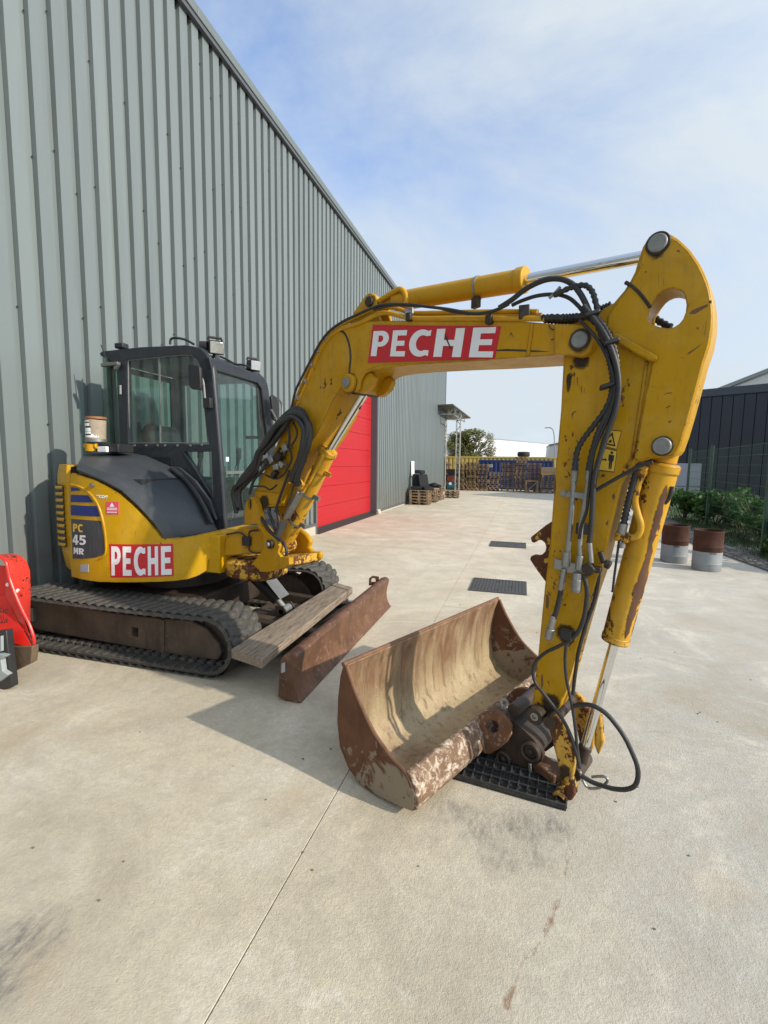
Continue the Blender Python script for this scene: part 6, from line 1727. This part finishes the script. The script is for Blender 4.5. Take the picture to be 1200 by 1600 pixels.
# bundle at the boom's base
for k, (dn, dx, dy) in enumerate(((.05, 0, 0), (.075, 5, 2), (.06, 9, 7), (.04, -3, -5), (.09, 3, 8))):
    P = [(2.69,1.226),(2.715,1.314),(2.693,1.404),(2.592,1.475),(2.451,1.579),(2.366,1.688),(2.268,1.778),(2.151,1.869),(2.055,1.929),(1.962,1.946),(1.873,1.91),(1.84,1.838),(1.847,1.742),(1.888,1.662),(1.944,1.576),(2.002,1.492)]
    rr = random.Random(k)
    pts = [fb(p[0] - dx * .0045 + rr.uniform(-.012, .012), p[1] - dy * .0045 + rr.uniform(-.010, .010), dn + rr.uniform(-.008, .008)) for p in P]
    hose(pts, .023 if k < 3 else .018)
for P, r in (([(-2.073,3.297,1.341),(-2.023,3.275,1.444),(-1.914,3.226,1.531),(-1.81,3.18,1.596),(-1.766,3.161,1.643),(-1.71,3.135,1.699)], .011), ([(-1.886,3.225,1.498),(-1.777,3.176,1.472),(-1.693,3.139,1.503),(-1.638,3.114,1.56),(-1.597,3.096,1.625),(-1.623,3.108,1.698)], .008), ([(-1.64,3.104,1.871),(-1.614,3.093,1.788),(-1.629,3.099,1.712),(-1.67,3.118,1.643)], .010), ([(-1.574,3.075,1.877),(-1.536,3.058,1.813),(-1.55,3.064,1.76),(-1.596,3.085,1.716)], .007), ([(-2.036,3.286,1.403),(-1.906,3.228,1.409),(-1.832,3.195,1.388),(-1.76,3.163,1.425)], .007),
             ([(-2.015,3.293,1.221),(-1.925,3.253,1.133),(-1.836,3.214,1.058),(-1.722,3.163,1.003)], .013), ([(-1.783,3.201,1.239),(-1.756,3.189,1.149),(-1.786,3.202,1.062),(-1.816,3.216,0.994)], .013), ([(-1.871,3.24,1.212),(-1.814,3.215,1.108),(-1.794,3.206,1.032)], .012), ([(-1.632,3.123,1.537),(-1.688,3.148,1.428),(-1.745,3.173,1.32),(-1.79,3.193,1.22)], .010), ([(-1.774,3.219,1.011),(-1.717,3.193,0.979),(-1.69,3.181,0.924),(-1.705,3.188,0.872)], .012), ([(-1.47,3.062,1.608),(-1.574,3.108,1.478),(-1.622,3.129,1.351),(-1.67,3.151,1.277)], .007)):
    hose(P, r)
PXB = {(411, 731): [(2.384,1.551)][0], (415, 712): [(2.35,1.644)][0], (420, 722): [(2.31,1.595)][0], (428, 718): [(2.246,1.615)][0], (432, 741): [(2.217,1.506)][0], (436, 730): [(2.185,1.559)][0], (440, 714): [(2.154,1.634)][0], (444, 726): [(2.124,1.578)][0], (450, 700): [(2.078,1.699)][0], (466, 752): [(1.966,1.462)][0]}
for (px, w, h, a, mt_) in (((415, 712), .05, .085, .5, 'steel'), ((420, 722), .045, .05, .5, 'dark_steel'), ((428, 718), .05, .06, .6, 'steel'), ((450, 700), .05, .05, .4, 'pin'), ((440, 714), .06, .05, .9, 'dark_steel'), ((436, 730), .06, .045, .2, 'steel'), ((444, 726), .04, .05, 1.0, 'steel'), ((411, 731), .04, .04, .2, 'pin'), ((432, 741), .06, .035, .8, 'dark_steel'), ((466, 752), .05, .07, .5, 'dark_steel')):
    d_ = (px[0] - 420) * 0.0
    p = PXB[px]
    m = MB(); m.box(fb(p[0], p[1], .045), (w, .05, h), R=Matrix.Rotation(a, 3, E2) @ Matrix.Rotation(math.atan2(-E1.y, -E1.x), 3, 'Z')); m.build('valve_fitting', mt_, bo, .008)
# boom ram
a_ = Vector([(-1.81,3.377,0.933)][0]); b_ = Vector([(-1.346,3.171,1.674)][0]); c_ = Vector([(-1.021,3.026,2.066)][0])
ax = (b_ - a_).normalized()
m = MB(); m.cyl(a_, b_, .057, 28); bm_ = m.build('boom_ram', 'cylp', ex, .006)
m = MB(); m.cyl(b_ - ax * .025, b_ + ax * .015, .066, 28); m.build('gland', 'cylp', bm_, .006)
m = MB(); m.cyl(b_, c_, .027, 22); m.build('ram_rod', 'chrome', ex)
m = MB(); m.cyl(a_ - E2 * .08, a_ + E2 * .08, .06, 22); m.build('ram_eye', 'worn', bm_, .006)
for t, s_ in ((.28, .3), (.58, .5), (.82, .3)):
    p = a_.lerp(b_, t); m = MB(); m.ring(p - ax * .008, p + ax * .008, .063, .055, 26); d_ = Vector((-E1.x, -E1.y, -.3)).normalized()
    m.bar(p + d_ * .055, p + d_ * .12, .02, .03, ax); m.build('ram_band', 'plate' if t < .8 else 'cylp', bm_)
q0, q1 = [(-1.716,3.226,1.171)][0], [(-1.557,3.155,1.384)][0]
m = MB(); m.bar(q0, q1, .02, .07, E2); m.build('ram_guard', 'plate', bm_, .006)
hose([(-1.336,3.057,1.645),(-1.385,3.078,1.573),(-1.428,3.098,1.518),(-1.466,3.114,1.462),(-1.505,3.132,1.424),(-1.531,3.143,1.385)], .011, 0, 'cyl_clean', 'ram_pipe', 10, bm_)
m = MB(); q = [(-1.596,3.172,1.467),(-1.544,3.149,1.413)]; m.bar(q[0], q[1], .05, .05); m.build('pipe_block', 'worn', bm_, .006)


# --- greasy stains round the pins, painted shade under the boom end, bare scratches
def stain_shade(c, r, n, parent, sx=1., drop=0., seed=0, name='grease_shade_stain'):
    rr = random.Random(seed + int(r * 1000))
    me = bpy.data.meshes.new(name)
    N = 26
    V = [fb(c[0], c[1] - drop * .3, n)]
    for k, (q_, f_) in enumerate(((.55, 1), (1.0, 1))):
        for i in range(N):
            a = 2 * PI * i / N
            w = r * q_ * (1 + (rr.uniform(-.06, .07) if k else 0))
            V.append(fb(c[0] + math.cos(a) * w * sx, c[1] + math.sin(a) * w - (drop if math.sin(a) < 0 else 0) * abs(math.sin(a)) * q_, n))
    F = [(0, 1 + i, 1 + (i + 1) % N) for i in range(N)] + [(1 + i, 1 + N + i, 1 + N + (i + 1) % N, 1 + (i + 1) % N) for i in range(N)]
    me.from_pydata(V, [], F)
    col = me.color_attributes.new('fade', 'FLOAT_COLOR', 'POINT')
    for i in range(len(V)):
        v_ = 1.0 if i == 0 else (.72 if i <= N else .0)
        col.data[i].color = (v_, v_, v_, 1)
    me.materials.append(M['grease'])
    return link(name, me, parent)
stain_shade(PB, .062, .0172, bo, 1, .01, 1)
stain_shade(PT, .047, -.0168, sk, 1, .03, 2)
stain_shade(PL, .050, -.0168, sk, 1, .0, 3)
stain_shade([(0.053,2.075)][0], .036, -.0290, sk, 1.4, .02, 4)  # dark spot painting the shade on the stick below the boom end
stain_shade([(0.104,2.001)][0], .026, -.0288, sk, .6, .06, 5)
stain_shade([(1.481,2.104)][0], .08, .0012, bo, 1, .02, 6)
stain_shade([(2.406,1.286)][0], .07, .0092, bo, 1.2, .03, 8)
stain_shade([(0.056,0.803)][0], .05, -.0287, sk, 1.2, .02, 9)
stain_shade([(0.106,0.424)][0], .07, -.0287, sk, 1, .02, 10)
stain_shade([(0.006,0.149)][0], .045, .0362, lk, .8, .04, 11)
def mark(pts, n, parent, mat='dark_steel', name='scratch'):
    m = MB(); m.prism(pts, fb, n + .0006, n); return m.build(name, mat, parent, smooth=0)
for pts in ([(-0.355,2.199),(-0.367,2.209),(-0.392,2.216),(-0.414,2.221),(-0.413,2.212),(-0.395,2.203),(-0.377,2.192),(-0.362,2.193)],
            [(-0.355,2.043),(-0.371,2.053),(-0.402,2.073),(-0.4,2.068),(-0.374,2.048),(-0.36,2.037),(-0.365,2.046)], [(-0.308,1.781),(-0.317,1.786),(-0.324,1.783),(-0.313,1.776)],
            [(-0.297,1.838),(-0.313,1.847),(-0.315,1.844),(-0.302,1.835)], [(-0.382,2.139),(-0.389,2.14),(-0.391,2.132),(-0.385,2.131)], [(-0.294,1.897),(-0.316,1.898),(-0.316,1.894),(-0.296,1.894)],
            [(-0.186,2.395),(-0.195,2.395),(-0.193,2.386),(-0.189,2.387)], [(-0.175,2.423),(-0.179,2.424),(-0.177,2.417)], [(-0.293,2.446),(-0.304,2.448),(-0.309,2.437),(-0.298,2.443)],
            [(-0.415,2.232),(-0.425,2.233),(-0.426,2.221),(-0.418,2.222)]):
    mark(pts, -.0178, sk, 'rust')
for pts in ([(0.069,1.997),(0.065,2),(0.061,1.957),(0.064,1.96)], [(0.047,1.958),(0.044,1.961),(0.041,1.926),(0.046,1.932)], [(0.032,1.946),(0.03,1.948),(0.028,1.92)],
            [(0.161,0.964),(0.149,0.973),(0.144,0.929),(0.148,0.896),(0.159,0.907)], [(0.073,0.938),(0.061,0.943),(0.063,0.93),(0.072,0.928)], [(0.086,0.957),(0.08,0.961),(0.076,0.953)], [(0.132,1.008),(0.123,1.023),(0.119,0.995)],
            [(-0.111,1.467),(-0.121,1.481),(-0.125,1.462),(-0.118,1.447)], [(-0.092,1.342),(-0.104,1.361),(-0.1,1.332)], [(0.15,1.498),(0.143,1.544),(0.137,1.487),(0.145,1.462)],
            [(0.062,0.788),(0.031,0.831),(0.016,0.825),(0.016,0.775),(0.035,0.732),(0.054,0.746)], [(0.167,0.537),(0.158,0.566),(0.152,0.508),(0.161,0.479)]):
    mark(pts, -.0298, sk, 'rust')
for pts in ([(0.514,2.172),(0.408,2.166),(0.302,2.148),(0.183,2.123),(0.26,2.131),(0.374,2.151)], [(1.407,1.934),(1.396,1.949),(1.374,1.963),(1.39,1.933)]):
    mark(pts, .0004, bo, 'dark_steel')

# ------------------------------------------------------------------ timber on the blade arms
tz = .305
tp = [(-1.892,2.744),(-1.601,2.658),(-1.66,4.555),(-1.898,4.683)]
tb = thing('timber_beam', 'weathered squared timber beam lying across the blade arms behind the rusty blade', 'timber', (-1.77, 3.6, .2))
m = MB()
nst = 10
R_ = []
for i in range(nst + 1):
    t = i / nst
    a = Vector((*tp[0], tz)).lerp(Vector((*tp[3], tz)), t); b = Vector((*tp[1], tz)).lerp(Vector((*tp[2], tz)), t)
    w = Vector((mnoise.noise((t * 5, 0, 1)) * .008, 0, mnoise.noise((t * 4, 2, 3)) * .006))
    R_.append([a + w, b + w * .5, b + w * .4 - Vector((0, 0, .068)), a - Vector((0, 0, .068)), a + w])
m.loft(R_)
for r in (R_[0], R_[-1]):
    m.bm.faces.new([m.bm.verts.new(p) for p in r[:4]])
bmesh.ops.remove_doubles(m.bm, verts=m.bm.verts[:], dist=1e-5)
m.build('beam', 'timber', tb, .006)
c = Vector((*tp[3], tz)).lerp(Vector((*tp[2], tz)), .5)
m = MB(); f1 = Vector((*tp[0], 0)).lerp(Vector((*tp[3], 0)), .93); f2 = Vector((*tp[1], 0)).lerp(Vector((*tp[2], 0)), .93)
m.bar(f1 + Vector((0, 0, tz + .0035)), f2 + Vector((0, 0, tz + .0035)), .004, .003); m.build('saw_cut', 'decal_black', tb)
m = MB(); m.bar(f2 + Vector((.004, -.02, tz)), f2 + Vector((.008, -.10, tz - .15)), .02, .03); m.build('strap', 'timber', tb)
m = MB(); m.b2((-1.92, 3.40, .19), (-1.62, 3.50, .236)); m.b2((-1.92, 4.20, .19), (-1.62, 4.30, .236)); m.build('beam_rest', 'dark_steel', ex, .004)

# ------------------------------------------------------------------ red attachment and black plate at the left
rd = thing('red_attachment', 'bright red machine attachment with a curved rim, standing before the crawler track', 'attachment', (-3.8, 2.5, 0))
rimf = [(-3.574,0.906),(-3.538,0.895),(-3.503,0.872),(-3.483,0.823),(-3.472,0.773),(-3.451,0.7),(-3.421,0.628),(-3.38,0.544),(-3.333,0.455),(-3.296,0.389),(-3.277,0.33),(-3.275,0.284),(-3.29,0.254)]
rimb = [(-3.774,0.868),(-3.68,0.879),(-3.623,0.866),(-3.581,0.827),(-3.559,0.774),(-3.557,0.691),(-3.572,0.515),(-3.593,0.388)]
m = MB(); a = [(-3.637,2.42,0.904),(-3.537,2.42,0.897),(-3.497,2.42,0.868),(-3.483,2.42,0.818),(-3.471,2.42,0.754),(-3.446,2.42,0.687),(-3.411,2.42,0.606),(-3.364,2.42,0.517),(-3.316,2.42,0.438)]
b = [(-3.897,2.64,0.856),(-3.735,2.64,0.872),(-3.65,2.64,0.863),(-3.608,2.64,0.826),(-3.581,2.64,0.764),(-3.582,2.64,0.669),(-3.592,2.64,0.558),(-3.604,2.64,0.456),(-3.614,2.64,0.343)]
m.loft([a, b], .012, (.6, .3, -.7)); m.build('curved_rim', 'redscr', rd, .003)
m = MB(); m.tube([(-3.579,2.415,0.909),(-3.53,2.415,0.899),(-3.49,2.415,0.869),(-3.476,2.415,0.82),(-3.464,2.415,0.756),(-3.439,2.415,0.688),(-3.404,2.415,0.608),(-3.357,2.415,0.52),(-3.309,2.415,0.441),(-3.279,2.415,0.369),(-3.269,2.415,0.315),(-3.282,2.415,0.266)], .010, 8); m.build('rim_edge', 'redp', rd)
m = MB(); m.loft([[(-3.863,2.48,0.576),(-3.692,2.48,0.592),(-3.614,2.48,0.599)], [(-3.748,2.38,0.231),(-3.5,2.38,0.299),(-3.247,2.38,0.284)]], .012, (0, .5, -.8)); sl_ = m.build('sloping_plate', 'redp', rd, .002)
m = MB(); m.loft([[(-3.896,2.56,0.782),(-3.748,2.56,0.793),(-3.703,2.56,0.786)], [(-3.829,2.5,0.554),(-3.697,2.5,0.566),(-3.643,2.5,0.586)]], .012, (0, 1, 0)); m.build('back_plate', 'redp', rd, .002)
m = MB(); m.loft([[(-3.529,2.44,0.824),(-3.556,2.44,0.61)], [(-3.478,2.42,0.744),(-3.3,2.42,0.281)]], .010, (.5, .6, 0)); m.build('web_plate', 'redp', rd, .002)
m = MB(); m.prism([(-3.732,0.237),(-3.232,0.299),(-3.236,0.252),(-3.255,0.175),(-3.445,0.078),(-3.763,-0.06)], fy, 2.37, 2.42); m.build('wear_edge', 'edge_steel', rd, .006)
for p in [(-3.546,2.47,0.698),(-3.475,2.47,0.652),(-3.462,2.47,0.592)][:2]:
    m = MB(); m.cyl(p, Vector(p) + Vector((.03, -.035, .0)), .013, 12); m.build('bolt', 'white', rd)
def red_text(t, q):
    text_obj('lettering', t, lambda u, v: bilin(q, u, v), 'decal_black', rd)
red_text('ION', [(-3.596,2.4,0.509),(-3.545,2.4,0.519),(-3.542,2.4,0.547),(-3.594,2.4,0.538)])
red_text('MAND', [(-3.651,2.4,0.465),(-3.475,2.4,0.507),(-3.472,2.4,0.536),(-3.648,2.4,0.494)])
red_text('51', [(-3.557,2.395,0.449),(-3.519,2.395,0.457),(-3.516,2.395,0.488),(-3.554,2.395,0.48)])
red_text('ORANGE', [(-3.67,2.39,0.386),(-3.474,2.39,0.438),(-3.471,2.39,0.469),(-3.667,2.39,0.415)])
bp_ = thing('black_plate', 'black upright plate with light grey fins at the left picture edge', 'plate', (-3.45, 2.25, 0))
m = MB(); m.prism([(-3.581,0.382),(-3.34,0.432),(-3.324,0.029),(-3.631,-0.103)], fy, 2.28, 2.33); bq = m.build('plate', 'blackp', bp_, .006)
for q in ([(-3.55,0.241),(-3.366,0.274),(-3.301,0.271),(-3.345,0.24),(-3.558,0.166)], [(-3.554,0.203),(-3.356,0.248),(-3.35,0.158),(-3.299,0.138),(-3.385,0.075),(-3.574,0.015)]):
    m = MB(); m.prism(q, fy, 2.245, 2.279); m.build('grey_fin', 'greyp', bp_, .003)
m = MB(); m.prism([(-3.492,0.358),(-3.359,0.397),(-3.367,0.288),(-3.503,0.252)], fy, 2.262, 2.279); m.build('grey_fin', 'greyp', bp_, .003)

# a leaf and pebbles lying about
m = MB()
for i in range(70):
    x = random.uniform(-2.2, 2.0); y = random.uniform(1.1, 7)
    r = random.uniform(.002, .006)
    bmesh.ops.create_icosphere(m.bm, subdivisions=1, radius=r, matrix=Matrix.Translation((x, y, r * .5)) @ Matrix.Diagonal((1.4, 1, .6, 1)))
m.build('gravel', 'gravel', kind='stuff')
scene.render.engine = 'CYCLES'
scene.cycles.use_denoising = True
scene.cycles.max_bounces = 8
scene.cycles.transparent_max_bounces = 12
